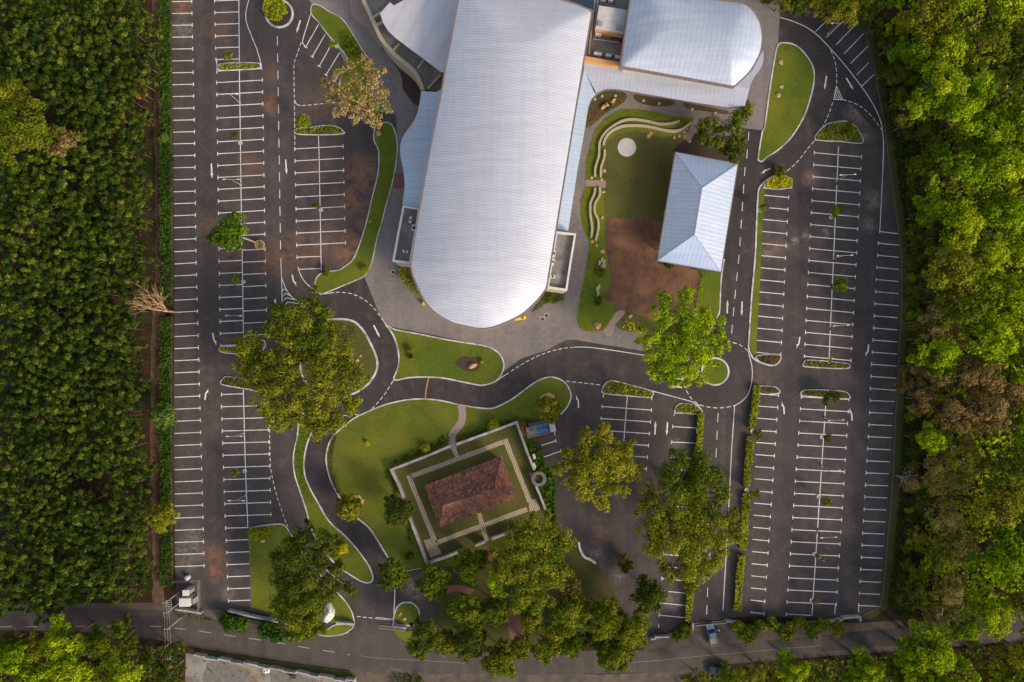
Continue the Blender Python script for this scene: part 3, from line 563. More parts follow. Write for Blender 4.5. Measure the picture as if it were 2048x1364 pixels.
rows(6, (453.4, 1080.8), (457.7, 1201.5), (497.6, 1079), (501.5, 1200), 'a'); line([(487, 779), (490.5, 915), (493.7, 1000), (496, 1056)]); line([(499, 1080), (503, 1214)], .1)
# centre of lane 2
dash([(554.9, 73), (557.6, 245), (558, 276), (561.5, 505)], 1.8, 1.6, sm=0)
# column 3
rows(10, (590.5, 298), (595, 514.4), (685.5, 292.6), (691, 510), 'ab', skip=(9,)); T((595, 514.4), (642, 512.8), 'a'); T((598, 538.6), (642, 537), ''); line([(637.2, 272), (638.6, 320), (642.2, 515), (643, 541)])
line([(596, 534), (603, 553), (615, 569), (637, 585)], sm=5)
line([(627, 10), (621, 30), (606, 79), (607, 88), (613, 96)], sm=4)
for a, b in (((637, 49.5), (612, 94)), ((650.5, 69), (625, 113)), ((661, 93), (639, 132)), ((679, 106), (652.5, 149.5)), ((692, 126), (670, 162)), ((705, 140), (684, 176))): T(a, b, 'b')
dash([(603, 85), (595, 107), (589, 125), (588, 143), (589, 198), (590, 290)], .78, .4); line([(589.5, 200), (593, 208), (601, 211.5)], sm=4); dash([(604, 211.5), (664, 206), (690, 204)], .78, .4)
# chevrons
line([(562, 517), (563, 549.5), (564, 579), (565, 638.6)]); line([(563.4, 555.4), (571, 575), (583, 593), (605, 608)], sm=4)
for a, b, c in (((564.5, 583), (567.3, 578), (574.5, 581)), ((564.5, 593), (571.5, 586.5), (582, 592)), ((565, 603), (573.5, 595.5), (591, 600)), ((566, 615), (575.5, 604), (601, 608))): line([a, b, c], .12, z=ZL+.004)
# drive edges and give-way dashes
line([(647.5, 588), (669, 585)]); dash([(672, 584.7), (685, 584.6), (705, 588), (723, 596), (738.6, 607), (750.5, 619), (768, 642.6)], .72, .5); line([(768, 644), (774, 652), (786, 672), (794, 692)], sm=4)
dash([(786, 762), (770, 787.6), (750.5, 811), (740, 820)], .8, .45); dash([(717, 829), (690, 831), (645.5, 831.6)], .7, .45); line([(740, 820), (728, 826), (717, 829)])
dash([(540.6, 835), (539.6, 869), (541, 928), (545.5, 958), (555.4, 997.5), (562, 1015), (571, 1042.7), (576, 1052)], .7, .45)
dash([(1022, 742.5), (1043, 729), (1063, 718), (1083, 709), (1103, 702), (1126.5, 696.6), (1146, 694.8)], .75, .42); line([(1148, 694.2), (1178, 694.6), (1227.5, 701), (1293, 711), (1330, 716)], sm=4); line([(996, 759), (1017.6, 745.5)])
dash([(1132.5, 762), (1204, 770)], .78, .42); line([(1305, 782), (1380, 802), (1400, 812)]); line([(1319.6, 750), (1365.7, 759)]); line([(1365.7, 755), (1365.5, 763)])
cpt = [(1364.7, 755), (1367, 769), (1379, 792), (1390.5, 804), (1407, 812), (1430, 815.5), (1449, 815), (1469, 811)]
dash(cpt, .85, .5); line([(1469, 811), (1484, 802), (1496, 788), (1503, 764), (1504, 736), (1498, 710), (1496, 702)], sm=5); dash([(1412, 683), (1422, 680), (1440, 680), (1462, 684), (1482, 691), (1496, 702)], .85, .5)
# roads on the east
dash([(1497.5, 264), (1493, 318), (1489.7, 336), (1477.8, 512), (1469, 600), (1463, 667)], 1.8, 1.72, sm=0); dash([(1436, 826), (1430.8, 931), (1415.4, 1174), (1413, 1230)], 1.85, 1.65, sm=0)
line([(1469, 811), (1463, 900), (1456.7, 1026.7), (1445.6, 1221)])
line([(1448, 518), (1442, 558), (1438.6, 620), (1435, 631), (1425.7, 650), (1408, 675)], .2, z=ZL)
# east columns
rows(14, (1527, 390.3), (1510, 704.5), (1576, 395), (1560.6, 709), 'b'); rows(19, (1515, 787.7), (1500, 1224), (1556, 790.5), (1527, 1227), 'b')
rows(18, (1629, 305.7), (1609, 712.6), (1722, 313.8), (1701, 721), 'ab'); rows(19, (1603, 793.5), (1572.6, 1228), (1697, 799), (1670, 1232), 'ab', skip=(18,)); T((1573, 1228), (1622, 1230.5), 'a')
for a, b in ((293, 362), (371, 515), (526, 650), (661, 722)): line([(lerp(1676.7, 1657.5, (a-293)/429), a), (lerp(1676.7, 1657.5, (b-293)/429), b)])
for a, b in ((795, 832), (842, 930), (940, 1055), (1067, 1231)): line([(lerp(1652, 1623.5, (a-795)/436), a), (lerp(1652, 1623.5, (b-795)/436), b)])
rows(13, (1757, 486.5), (1741, 777), (1798.5, 490.5), (1792, 780.5), 'a'); rows(18, (1741, 801), (1717.5, 1210.8), (1788, 803), (1758, 1212.5), 'a')
line([(1717.5, 1206), (1716.5, 1224)]); line([(1671, 1206), (1669, 1228)])
line([(1763.5, 253), (1766.6, 281.5), (1766.6, 305), (1765, 347), (1759, 466.6)]); T((1759, 463), (1797.5, 467.7), '')
for a, b in (((1631, 63), (1654, 41)), ((1652.5, 75), (1686.6, 42)), ((1671.6, 90), (1710, 50)), ((1687.7, 108), (1726.5, 67.6)), ((1701, 127), (1736, 92)), ((1713, 150), (1737, 125.5)), ((1723, 173), (1747.6, 149))): T(a, b, '')
line([(1559, 35), (1583, 42), (1613, 55), (1637, 73), (1660, 97), (1684, 124), (1707, 152.5), (1728, 181), (1747, 211), (1759, 237), (1764, 256)], .16, sm=4)
dash([(1661.5, 101), (1670, 124), (1673, 150), (1672.5, 171)], .78, .42); dash([(1685, 199.4), (1707, 206), (1726, 217), (1745, 235), (1763, 260)], .78, .42); dash([(1665, 205), (1658, 226), (1646, 253)], .78, .42)
dash([(1627.5, 282.7), (1613, 300), (1594.6, 323.5), (1578, 338.7), (1566, 346)], .78, .42)
line([(1672.5, 172), (1667, 199.4), (1685, 199.4), (1672.5, 172)], .14)
for a, b in (((1671.3, 178), (1681, 199)), ((1670, 185), (1677, 199)), ((1668.8, 191), (1672.5, 199))): line([a, b], .13, z=ZL+.004)
# middle bays
rows(6, (1204.8, 813), (1195, 932), (1302, 820), (1292, 937.7), 'ab', skip=(5,)); T((1243, 935), (1292, 937.7), 'b'); line([(1254.6, 791.6), (1243.4, 934)])
for a, b in (((1207, 788), (1206, 795)), ((1303.6, 793), (1303, 800)), ((1349, 825), (1348, 831))): line([a, b], .15)
T((1346, 853), (1393, 856), 'a'); T((1344, 884), (1391, 886), 'a'); T((1342, 914), (1388, 917), 'a')
rows(13, (1340, 938), (1319, 1230), (1387, 942), (1368, 1235), 'a'); T((1083, 890.6), (1110.7, 881.7), 'b'); T((1085, 915), (1120.6, 902.5), 'b'); line([(1107, 853), (1110, 871)], .12); line([(1317.5, 1248), (1317, 1255)], .14)
# entrance
line([(790, 1175), (789, 1208), (786, 1251)], .16); dash([(714, 1232.5), (752, 1236.5)], .75, .45); line([(752, 1234.5), (785, 1237.5)], .12); line([(752, 1237), (785, 1240)], .12)
line([(601, 1085), (640, 1129), (665, 1150), (708, 1185)], .13); line([(813, 1141.5), (848, 1135)], .18)
bays.build('bay_lines', M['paint'], lot); lanes.build('lane_lines', M['paint'], lot)
dash([(-300, 1255), (275, 1252), (343, 1255), (406, 1263), (460, 1271), (511, 1278), (560, 1286), (612, 1295), (700, 1309)], 2.4, 2.6, .14, old, 2, .04)
line([(720, 1311), (760, 1316), (850, 1321), (930, 1326)], .05, old, .0405, 3); line([(1240, 1325), (1300, 1322), (1420, 1310), (1640, 1291)], .05, old, .0405, 3)
old.build('centre_dashes', M['oldpaint'], road)
# arrows: tail -> head, bend gives the turn arrows their hooked head
def arrow(a, b, bend=0.0):
    A, B = Vector(G(a)), Vector(G(b)); t = (B-A).normalized(); n = Vector((-t.y, t.x)); mb = MB(); z = ZL+.002; L = (B-A).length
    if not bend:
        mb.ribbon([A, B-t*.9], .26, z); h = [B, B-t*1.05+n*.27, B-t*1.05-n*.27]; mb.poly(h, z)
    else:
        s = n*bend; mb.ribbon([A, A+t*L*.55], .26, z); mb.ribbon([A+t*L*.55, A+t*L*.70+s*.3], .24, z+.001)
        h = [B+s*.45, A+t*L*.62+s*.75, A+t*L*.60+s*.02, A+t*L*.74+s*.30]; mb.poly(h, z+.0015)
    mb.build('direction_arrow', M['paint'], lot)
for a, b, k in (((423, 327), (424.5, 357), 0), ((571.5, 319), (573.5, 349), 0), ((601, 41), (593, 66), 0), ((725.5, 235.6), (700, 236.5), 0), ((584.5, 549.5), (590, 574), .6), ((426, 666), (430, 692), .6), ((410, 799.5), (414, 775), -.6), ((550.5, 623), (550.5, 596), 0),
                ((747.5, 650.5), (760, 675), 0), ((1652.8, 152), (1648.6, 179), 0), ((1692, 156), (1706.5, 180), 0), ((1540.6, 337), (1519, 345.5), .5), ((1454, 627), (1455, 600), 0), ((1484, 603), (1483, 632), 0), ((1599.5, 674), (1596, 698), -.6), ((1737, 689), (1734, 715), -.6),
                ((1568.3, 828), (1566.5, 802), .6), ((1704, 841), (1702, 815), .6), ((1157, 816), (1156, 789), .6), ((1309.7, 869), (1311, 842), 0), ((1335, 844), (1333, 871), 0), ((1364, 775), (1338, 770.5), .6)): arrow(a, b, k)
# east road kerb, lot kerbs
kb = MB(); kb.ribbon([G(p) for p in spline([(1556, 349), (1533.6, 360), (1519.5, 374), (1515.5, 392), (1512.5, 452), (1510, 511), (1502.4, 600), (1498, 670), (1496.8, 694), (1500.8, 708), (1510, 719.6), (1529, 728), (1545, 731)], False, 4)], .3, 0, .14)
kb.build('kerb', M['kerb'], lot); kb = MB(); kb.ribbon([G(p) for p in LOT[17:36]], .12, 0, .1); kb.build('edge_kerb', M['kerbdull'], lot)
flat('grass_strip', [(1533, 362), (1521, 375), (1517.5, 392), (1514.5, 452), (1512, 511), (1504.5, 600), (1500, 670), (1499, 694), (1505, 711), (1512, 708), (1514, 660), (1520, 560), (1524, 465), (1529, 380)], 'lawn', .11, kind='structure')

# ================================================================== BUILDINGS
def offset_in(pts, d): return outline(pts, -d)
def wpts(px, h): return [(V(p, h).x, V(p, h).y) for p in px]
def segd(p, poly):
    q = np.array(poly); a, b = q, np.roll(q, -1, 0); ab = b-a; t = np.clip(((p-a)*ab).sum(1)/np.maximum((ab*ab).sum(1), 1e-9), 0, 1)
    return np.sqrt((((a+ab*t[:, None])-p)**2).sum(1).min())
def vault(out_w, h, rise, ang, Rf, nu=60, nv=26):
    ca, sa = math.cos(ang), math.sin(ang); P = [(x*ca+y*sa, -x*sa+y*ca) for x, y in out_w]   # u along axis, v across
    us = [p[0] for p in P]; u0, u1 = min(us), max(us); mb = MB(); n = len(P); vs = []
    for i in range(nu+1):
        t = i/nu; t = (1-math.cos(t*math.pi))/2*.6+t*.4; u = u0+1e-4+(u1-u0-2e-4)*t; X = []
        for k in range(n):
            a, b = P[k], P[(k+1) % n]
            if (a[0] > u) != (b[0] > u): X.append(a[1]+(b[1]-a[1])*(u-a[0])/(b[0]-a[0]))
        lo, hi = min(X), max(X)
        for j in range(nv+1):
            v = lo+(hi-lo)*j/nv; x, y = u*ca-v*sa, u*sa+v*ca
            dd = min(1, segd(np.array([x, y]), out_w)/Rf); vs.append((x, y, h+rise*(1-(1-dd)**2)))
    W1 = nv+1; mb.add(vs, [(i*W1+j, i*W1+j+1, (i+1)*W1+j+1, (i+1)*W1+j) for i in range(nu) for j in range(nv)])
    nf = []
    for f in mb.f:
        a, b, c = (Vector(mb.v[k]) for k in f[:3]); nf.append(f if (b-a).cross(c-b).z >= 0 else tuple(reversed(f)))
    mb.f = nf; return mb
def walls(px, h, inset, z0=0.0):
    w = offset_in(wpts(px, h), inset); mb = MB(); n = len(w)
    mb.v = [(x, y, z0) for x, y in w]+[(x, y, h-.25) for x, y in w]; mb.f = [(i, (i+1) % n, n+(i+1) % n, n+i) for i in range(n)]; return mb
# --- convention hall
hall = thing('convention_hall', 'long silver vaulted hall with a rounded south end, the largest roof in the picture', 'hall', (0, 0, 0))
mo = [(917, 0), (903, 79), (891, 139), (883, 188), (871, 248), (859, 309), (841, 410), (828, 487), (822, 530)]
ms = spline([(822, 530), (826, 550), (835, 572), (851, 604), (873, 627), (907, 646), (940, 654), (966, 657), (995, 651), (1039, 631), (1063, 611), (1080, 593), (1093, 575)], False, 3)
me_ = [(1093, 575), (1101, 526), (1112, 458), (1146, 250), (1166, 129), (1184, 22), (1150, 8), (1123, 0), (1080, -12), (1000, -24), (921, -26)]
MO = mo[:-1]+ms+me_[1:]; HE = 13.0; mw = wpts(MO, HE)
vault(mw, HE, 2.6, R(90)-AX+R(0), 12.5, 90, 30).build('main_roof', M['mainroof'], hall, True)
f = MB(); f.ribbon(mw, .38, HE-.75, .80, True); f.build('gutter', M['fascia'], hall)
f = MB(); f.ribbon(outline(wpts(ms[2:-2], HE-.5), .0), .55, HE-1.1, .5); f.build('canopy_edge', M['greyfascia'], hall)
walls(MO, HE, 1.0).build('wall', M['cream'], hall)
def lean(name, px, h0, mat, hi_edge=None, rise=0.0, fas=.2, sm=0, par=hall, th=.35):
    w = wpts(px, h0); mb = MB(); vs = []
    if hi_edge:
        a, b = np.array(wpts([hi_edge[0]], h0)[0]), np.array(wpts([hi_edge[1]], h0)[0]); ab = (b-a)/np.linalg.norm(b-a); nn = np.array([-ab[1], ab[0]])
        ds = [abs(((np.array(p)-a)*nn).sum()) for p in w]; mxd = max(ds); zs = [h0+rise*(1-d/mxd) for d in ds]
    else: zs = [h0]*len(w)
    V3 = [Vector((p[0], p[1], 0)) for p in w]; tr = geometry.tessellate_polygon([V3]); vs = [(p[0], p[1], z) for p, z in zip(w, zs)]
    fs = []
    for t in tr:
        A, B, C_ = (V3[i] for i in t); fs.append(tuple(t) if (B-A).cross(C_-A).z > 0 else tuple(reversed(t)))
    mb.add(vs, fs); o = mb.build(name, M[mat], par)
    n = len(w); s = MB(); s.v = [(p[0], p[1], z-.01) for p, z in zip(w, zs)]+[(p[0], p[1], z-th) for p, z in zip(w, zs)]; s.f = [(i, (i+1) % n, n+(i+1) % n, n+i) for i in range(n)]
    s.build(name+'_edge', M['fascia'], par); return o
west = [(843, 184), (873, 188), (884, 184), (871, 250), (859, 311), (841, 412), (838, 417), (806, 410)]+spline([(806, 408), (810, 372), (807, 340), (801, 312), (801, 290), (808, 270), (822, 252), (830, 240), (837, 222), (841, 200)], False, 3)
lean('side_roof', west, 7.5, 'lowroof', ((884, 184), (841, 412)), 1.2)
nw = [(917, -30), (917, 2), (903, 79), (889, 148), (884, 149), (847, 120), (822, 101), (790, 76), (776, 62), (766, 45), (760, 27), (780, 5), (788, 12), (816, -2), (830, -30)]
lean('flat_roof', nw, 8.0, 'flatroof', ((917, 2), (889, 148)), 1.0)
# terrace wall and gutter floor, north-west
ter = spline([(715, -30), (727, 0), (739, 26), (751, 52), (764, 79), (788, 107), (808, 124), (824, 138), (837, 157), (846, 180)], False, 4)
mb = MB(); mb.ribbon(wpts(ter, 5.2), .75, 0, 5.2); mb.build('terrace_wall', M['seatwall'], hall)
tf = wpts([(x+5, y-1) for x, y in ter]+[(884, 184), (892, 140), (860, 100), (800, 60), (770, 20), (780, -30)], 4.6); mb = MB(); mb.poly(tf, 4.6); mb.build('terrace_floor', M['conc'], hall)
mb = MB()
for a, b in (((744, 35), (762, 24)), ((752, 49), (770, 42)), ((786, 100), (799, 86)), ((836, 136), (847, 119)), ((856, 176), (882, 148))): mb = MB(); mb.ribbon(wpts([a, b], 5.3), .35, 4.5, .8); mb.build('terrace_rib', M['seatwall'], hall)
# annexes
def annex(px, h, ac, lab):
    w = wpts(px, h); mb = MB(); n = len(w); mb.v = [(x, y, 0) for x, y in w]+[(x, y, h) for x, y in w]; mb.f = [(i, (i+1) % n, n+(i+1) % n, n+i) for i in range(n)]
    a = mb.build('annex_wall', M['cream'], hall); p = MB(); p.ribbon(offset_in(w, .18), .36, h-.8, .85, True); p.build('parapet', M['white'], a)
    q = MB(); q.poly(w, h-.7); q.build('annex_roof', M['conc'], a)
    for (x, y, sx, sy, kind) in ac:
        c = V((x, y), h-.7)
        o = thing('air_conditioner', ac_labels.pop(0), 'air conditioner', c, R(-10)); b = MB(); b.box((0, 0, .12), (sx, sy, .7)); b.build('casing', M['unit'], o)
        b = MB(); b.lathe((0, 0, .82), [(min(sx, sy)*.36, 0), (min(sx, sy)*.36, .04), (.02, .05)], 12); b.build('fan', M['black'], o); b = MB()
        for q1 in (-1, 1): b = MB(); b.box((q1*sx*.38, 0, 0), (.08, sy, .12)); b.build('foot', M['steel'], o)
ac_labels = ['tall white roof unit, northern one on the south-west annex', 'square white roof unit with fans in the middle of the south-west annex', 'low white roof unit near the south end of the south-west annex',
             'white roof unit, northern one on the south-east annex beside the vaulted roof', 'narrow paired grey unit in the middle of the south-east annex', 'white roof unit near the south end of the south-east annex']
annex([(806, 411), (840, 417), (834, 455), (826, 500), (821, 527), (785, 522), (795, 465)], 9.5, [(822, 441, .5, 1.2, 0), (829, 457, .8, 1.2, 0), (812, 504, 1.0, .5, 0)], '')
annex([(1112, 463), (1152, 468), (1143, 525), (1134, 581), (1094, 575), (1103, 515)], 9.5, [(1108, 508, .55, 1.2, 0), (1106, 525, .5, 1.2, 0), (1105, 554, .95, .55, 0)], '')
# east strip roof
lean('strip_roof', [(1167, 143), (1192, 188), (1181, 201), (1176, 217), (1171, 250), (1154, 345), (1136, 463), (1112, 459), (1146, 252)], 6.5, 'lowroof', ((1167, 143), (1112, 459)), 1.0)
# --- side hall
sh = thing('side_hall', 'smaller silver vaulted hall with a curved east end, north-east of the long roof', 'hall', (0, 0, 0))
SO = [(1261, -30), (1261, 0), (1254, 45), (1241, 133), (1300, 143), (1380, 157), (1467, 173)]+spline([(1467, 173), (1486, 156), (1502, 139), (1514, 118), (1522, 97), (1524, 70), (1518, 42), (1506, 22), (1489, 8)], False, 3)[1:]+[(1420, -2), (1330, -24), (1280, -32)]
HS = 10.5; sw = wpts(SO, HS); vault(sw, HS, 2.4, -AX, 7.6, 50, 26).build('vaulted_roof', M['hallroof'], sh, True)
f = MB(); f.ribbon(sw, .42, HS-.7, .76, True); f.build('gutter', M['fascia'], sh); walls(SO, HS, .8).build('wall', M['cream'], sh)
wk = [(1167, 129), (1241, 136), (1380, 160), (1468, 177), (1503, 142), (1526, 100)]+spline([(1526, 100), (1526, 120), (1520, 138), (1506, 157), (1497, 175), (1492, 195), (1487, 214)], False, 3)[1:]+[(1454, 217), (1376, 205), (1284, 189), (1243, 182)]+spline([(1243, 182), (1226, 180), (1208, 181), (1192, 188)], False, 3)[1:]+[(1167, 143)]
lean('walkway_roof', wk, 6.5, 'walkroof', ((1167, 129), (1468, 177)), 1.1, par=sh)
s = MB(); s.tube([V((1167, 143), 7.2), V((1191, 187), 6.6)], .05, 4); s.build('roof_seam', M['fascia'], sh)
mb = MB()
for p in ((1200, 190), (1222, 185), (1262, 190), (1302, 197), (1342, 204), (1382, 211), (1422, 218)):
    mb = MB(); c = V(p, 0); mb.tube([(c.x+.8, c.y+1.6, 0), (c.x+.8, c.y+1.6, 6.2)], .14, 8); mb.build('column', M['white'], sh)
# service deck between the halls
deck = thing('service_deck', 'sunken concrete service roof full of equipment between the two silver halls', 'roof deck', (0, 0, 0))
h = 7.0; mb = MB(); mb.poly(wpts([(1184, -30), (1262, -30), (1262, 0), (1243, 135), (1166, 124), (1184, 22)], h), h); mb.build('deck', M['conc'], deck)
mb = MB(); mb.poly(wpts([(1198, 11), (1254, 20), (1247, 67), (1191, 57)], 9), 9.0, 1.9); mb.build('slab', M['slab'], deck)
mb = MB(); mb.ribbon(wpts([(1191, 60), (1246, 69)], 8.5), .45, 7.0, 1.5); mb.build('parapet', M['ochre'], deck); mb = MB(); mb.ribbon(wpts([(1168, 117), (1238, 129)], 8.5), .95, 7.0, 1.5); mb.build('parapet', M['ochre'], deck)
mb = MB(); mb.poly(wpts([(1222, 69), (1245, 73), (1243, 83), (1221, 80)], 7.4), 7.4, .4); mb.build('hatch', M['glass'], deck)
mb = MB(); mb.poly(wpts([(1126, -30), (1182, -30), (1183, 17), (1150, 4), (1126, -5)], 9.5), 9.5); mb.build('glazed_roof', M['glass'], deck)
mb = MB()
for x, y in ((1200, 49), (1238, 56)): mb = MB(); mb.box(V((x, y), 9.0), (.85, .8, .5), R(-10)); mb.build('vent_box', M['greyfascia'], deck)
mb = MB(); mb.ribbon(wpts([(1196, 0), (1186, 78), (1238, 85)], 7.4), .22, 7.2, .25); mb.ribbon(wpts([(1190, 0), (1178, 110)], 7.4), .3, 7.1, .3); mb.build('duct', M['steel'], deck)
mb = MB(); mb.tube([V((1202, -5), 7.5), V((1186, 75), 7.5), V((1181, 112), 7.5)], .12, 5); mb.build('pipe', M['rust'], deck)
mb = MB(); mb.box(V((1196, 70), 7.0), (1.1, .8, .9), R(-10)); mb.build('tank', M['unit'], deck)
deck_ac = ['grey condenser beside the ochre parapet, nearest the long roof', 'grey condenser beside the ochre parapet, middle of the row', 'grey condenser beside the ochre parapet, nearest the side hall', 'grey condenser at the top edge of the sunken roof, left one', 'grey condenser at the top edge of the sunken roof, right one']
for (x, y, sx) in ((1195, 111, 1.5), (1216, 114, 1.1), (1234, 117, .9), (1206, 2, 1.0), (1221, 4, 1.0)):
    o = thing('condenser', deck_ac.pop(0), 'condenser', V((x, y), h), R(-10)); b = MB(); b.box((0, 0, .1), (sx, .55, .75)); b.build('casing', M['unit'], o)
    b = MB(); b.box((sx*.5+.14, 0, .1), (.25, .45, .5)); b.build('coil', M['black'], o)
# --- pavilion
pav = thing('pavilion', 'open pavilion with a pale blue hipped metal roof beside the bare soil', 'pavilion', (0, 0, 0))
pe = 4.6; NW_, NE_, SE_, SW_ = (V(p, pe) for p in ((1351, 305), (1475, 328), (1441, 543), (1315, 521))); R1, R2 = V((1404, 376), 7.4), V((1389, 469), 7.4)
for vs, fs, mt in (([NW_, R1, R2, SW_], [(0, 3, 2, 1)], 'pavroofA'), ([NE_, SE_, R2, R1], [(0, 3, 2, 1)], 'pavroofA'), ([NW_, NE_, R1], [(0, 2, 1)], 'pavroofB'), ([SW_, SE_, R2], [(0, 1, 2)], 'pavroofB')):
    mb = MB(); mb.add(vs, fs); nn = (Vector(vs[fs[0][1]])-Vector(vs[fs[0][0]])).cross(Vector(vs[fs[0][2]])-Vector(vs[fs[0][1]]))
    if nn.z < 0: mb.f = [tuple(reversed(mb.f[0]))]
    mb.build('roof', M[mt], pav)
mb = MB(); 
for a, b in ((NW_, R1), (NE_, R1), (SE_, R2), (SW_, R2), (R1, R2)): mb.tube([a+Vector((0, 0, .03)), b+Vector((0, 0, .03))], .045, 4)
mb.build('ridge_cap', M['greyfascia'], pav)
cor = [NW_, NE_, SE_, SW_]; mb = MB(); mb.ribbon([(p.x, p.y) for p in cor], .3, pe-.45, .42, True); mb.build('gutter', M['fascia'], pav)
cc = sum(cor, Vector())/4
for i in range(4):
    for t in (.08, .5):
        a = cor[i].lerp(cor[(i+1) % 4], t).lerp(cc, .1); mb = MB(); mb.tube([(a.x, a.y, 0), (a.x, a.y, pe-.2)], .16, 8); mb.build('post', M['white'], pav)
# --- tiled house in the walled garden
house = thing('tiled_house', 'low house with a mottled red-brown hipped tile roof inside the walled garden', 'house', (0, 0, 0))
he = 3.3; A, B, C_, D = (V(p, he) for p in ((848, 971), (1003, 912), (1033, 995), (880, 1055))); Q1, Q2 = V((887, 1011), 6.4), V((988, 977), 6.4)
for vs in ((A, D, Q1), (D, C_, Q2, Q1), (C_, B, Q2), (B, A, Q1, Q2)):
    mb = MB(); K = 14; a, b = vs[0], vs[1]; top = vs[2:]; t0, t1 = (top[1], top[0]) if len(top) == 2 else (top[0], top[0])
    for i in range(K+1):
        for j in range(K+1):
            s, t = j/K, i/K; p = a.lerp(b, s).lerp(t0.lerp(t1, s), t); mb.v.append((p.x+random.uniform(-.04, .04), p.y+random.uniform(-.04, .04), p.z-.35*math.sin(t*math.pi)+random.uniform(-.03, .03)+(.0 if i % 2 else .03)))
    for i in range(K):
        for j in range(K): q = i*(K+1)+j; mb.f.append((q, q+1, q+K+2, q+K+1))
    p0, p1, p2 = (Vector(mb.v[k]) for k in mb.f[0][:3])
    if (p1-p0).cross(p2-p0).z < 0: mb.f = [tuple(reversed(q)) for q in mb.f]
    mb.build('roof', M['tiles'], house)
mb = MB()
for a, b in ((A, Q1), (D, Q1), (C_, Q2), (B, Q2), (Q1, Q2)): mb.tube([a, a.lerp(b, .5)+Vector((0, 0, -.28 if a is not Q1 else 0)), b+Vector((0, 0, .05))], .13, 5)
mb.build('ridge_tile', M['tiles'], house)
wl = [a.lerp((A+B+C_+D)/4, .12) for a in (A, B, C_, D)]; mb = MB(); mb.v = [(p.x, p.y, 0) for p in wl]+[(p.x, p.y, he-.1) for p in wl]; mb.f = [(i, (i+1) % 4, 4+(i+1) % 4, 4+i) for i in range(4)]; mb.build('wall', M['cream'], house)
# walled garden
flat('garden_lawn', [(784, 941), (1033, 847), (1092, 1036), (1088, 1042), (856, 1127)], 'lawn_o', .096)
gw = thing('garden_wall', 'pale low boundary wall with gaps around the tiled house garden', 'garden wall', (0, 0, 0)); HW = 1.5
for seg in ([(808, 998), (796, 968), (782, 940), (842, 917), (902, 892)], [(913, 889), (973, 867), (1033, 845), (1053, 900), (1069, 940)], [(1072, 972), (1080, 990), (1092, 1022)], [(819, 1036), (836, 1080), (854, 1128), (890, 1115), (929, 1100)], [(951, 1092), (970, 1084)], [(982, 1079), (1003, 1071), (1025, 1063)]):
    mb = MB(); mb.ribbon(wpts(seg, HW), .38, 0, HW); w_ = mb.build('wall_panel', M['wallgrey'], gw); mb = MB(); mb.ribbon(wpts(seg, HW+.1), .46, HW+.002, .08); mb.build('coping', M['wallgrey'], w_)
gp = MB(); gz = .106
def q(a, b, w): gp.ribbon([G(a), G(b)], w, gz)
q((821, 953), (1006, 884), .95); q((1010, 878), (1060, 1004), .95); q((817, 950), (871, 1085), .95); q((868, 1087), (1054, 1018), .95)
gp.f = gp.f
for i in range(4): pass
gp2 = MB(); gp2.poly([G(p) for p in ((847, 1080), (868, 1075), (883, 1107), (861, 1116))], gz+.004); gp2.poly([G(p) for p in ((1057, 1001), (1072, 997), (1080, 1018), (1059, 1029))], gz+.004)
gp2.poly([G(p) for p in ((1058, 946), (1064, 944), (1072, 964), (1067, 967))], gz+.004)
gp2.ribbon([G((907, 896)), G((917, 918))], .85, gz+.006); gp2.ribbon([G((958, 1026)), G((974, 1082))], .85, gz+.006)
o = gp.build('grid_path', M['grid'], kind='structure'); gp2.build('grid_path', M['grid'], kind='structure')
well = thing('stone_well', 'round grey stone well straddling the east side of the garden wall', 'well', V((1077, 955), 0))
mb = MB(); mb.lathe((0, 0, 0), [(1.6, 0), (1.5, 1.5), (.85, 1.55), (.85, .9)], 24); mb.build('rim', M['kerbdull'], well); mb = MB(); mb.lathe((0, 0, 0), [(.86, .8), (.01, .82)], 20); mb.build('water', M['black'], well)
# curved seat walls in the courtyard
sl = iter(['outer long cream curved seat wall sweeping round the north-west of the courtyard lawn', 'inner long cream curved seat wall north of the paved disc', 'short cream curved seat wall just below the gap, left of the disc',
           'left cream curved seat wall south of the crossing path', 'right cream curved seat wall south of the crossing path'])
for seg, w in (([(1358, 243), (1341, 248), (1318, 249), (1296, 244), (1271, 240), (1251, 241), (1232, 249), (1212, 264), (1200, 283), (1198, 301), (1197, 314), (1190, 338), (1190, 354)], .42), ([(1381, 246), (1366, 258), (1351, 263), (1331, 262), (1294, 254), (1267, 252), (1243, 254), (1222, 264), (1210, 279), (1207, 291)], .48),
               ([(1209, 300), (1208, 316), (1202, 335), (1201, 355)], .42), ([(1190, 377), (1188, 389), (1181, 406), (1180, 424), (1182, 442), (1184, 458), (1182, 476)], .42), ([(1199, 375), (1199, 391), (1190, 408), (1189, 424), (1196, 442), (1196, 460), (1191, 482)], .42)):
    mb = MB(); mb.ribbon([G(p) for p in spline(seg, False, 5)], w, 0, .48); mb.build('seat_wall', M['seatwall'], label=next(sl), cat='seat wall', group='curved seat walls in the courtyard')
mb = MB(); mb.ribbon([G(p) for p in spline([(1157, 1083), (1160, 1098), (1168, 1112), (1180, 1118), (1191, 1125)])], .45, 0, .45); mb.build('bench_wall', M['kerb'], label='wavy pale bench wall at the park lawn edge by the dark asphalt', cat='bench wall')
mb = MB(); pts = [G(p) for p in ((857, 756), (852, 781), (851, 798))]; mb.ribbon(pts, .22, .03, .06); mb.build('speed_hump', M['yellow'], label='thin orange-yellow hump laid across the curving drive', cat='speed hump')

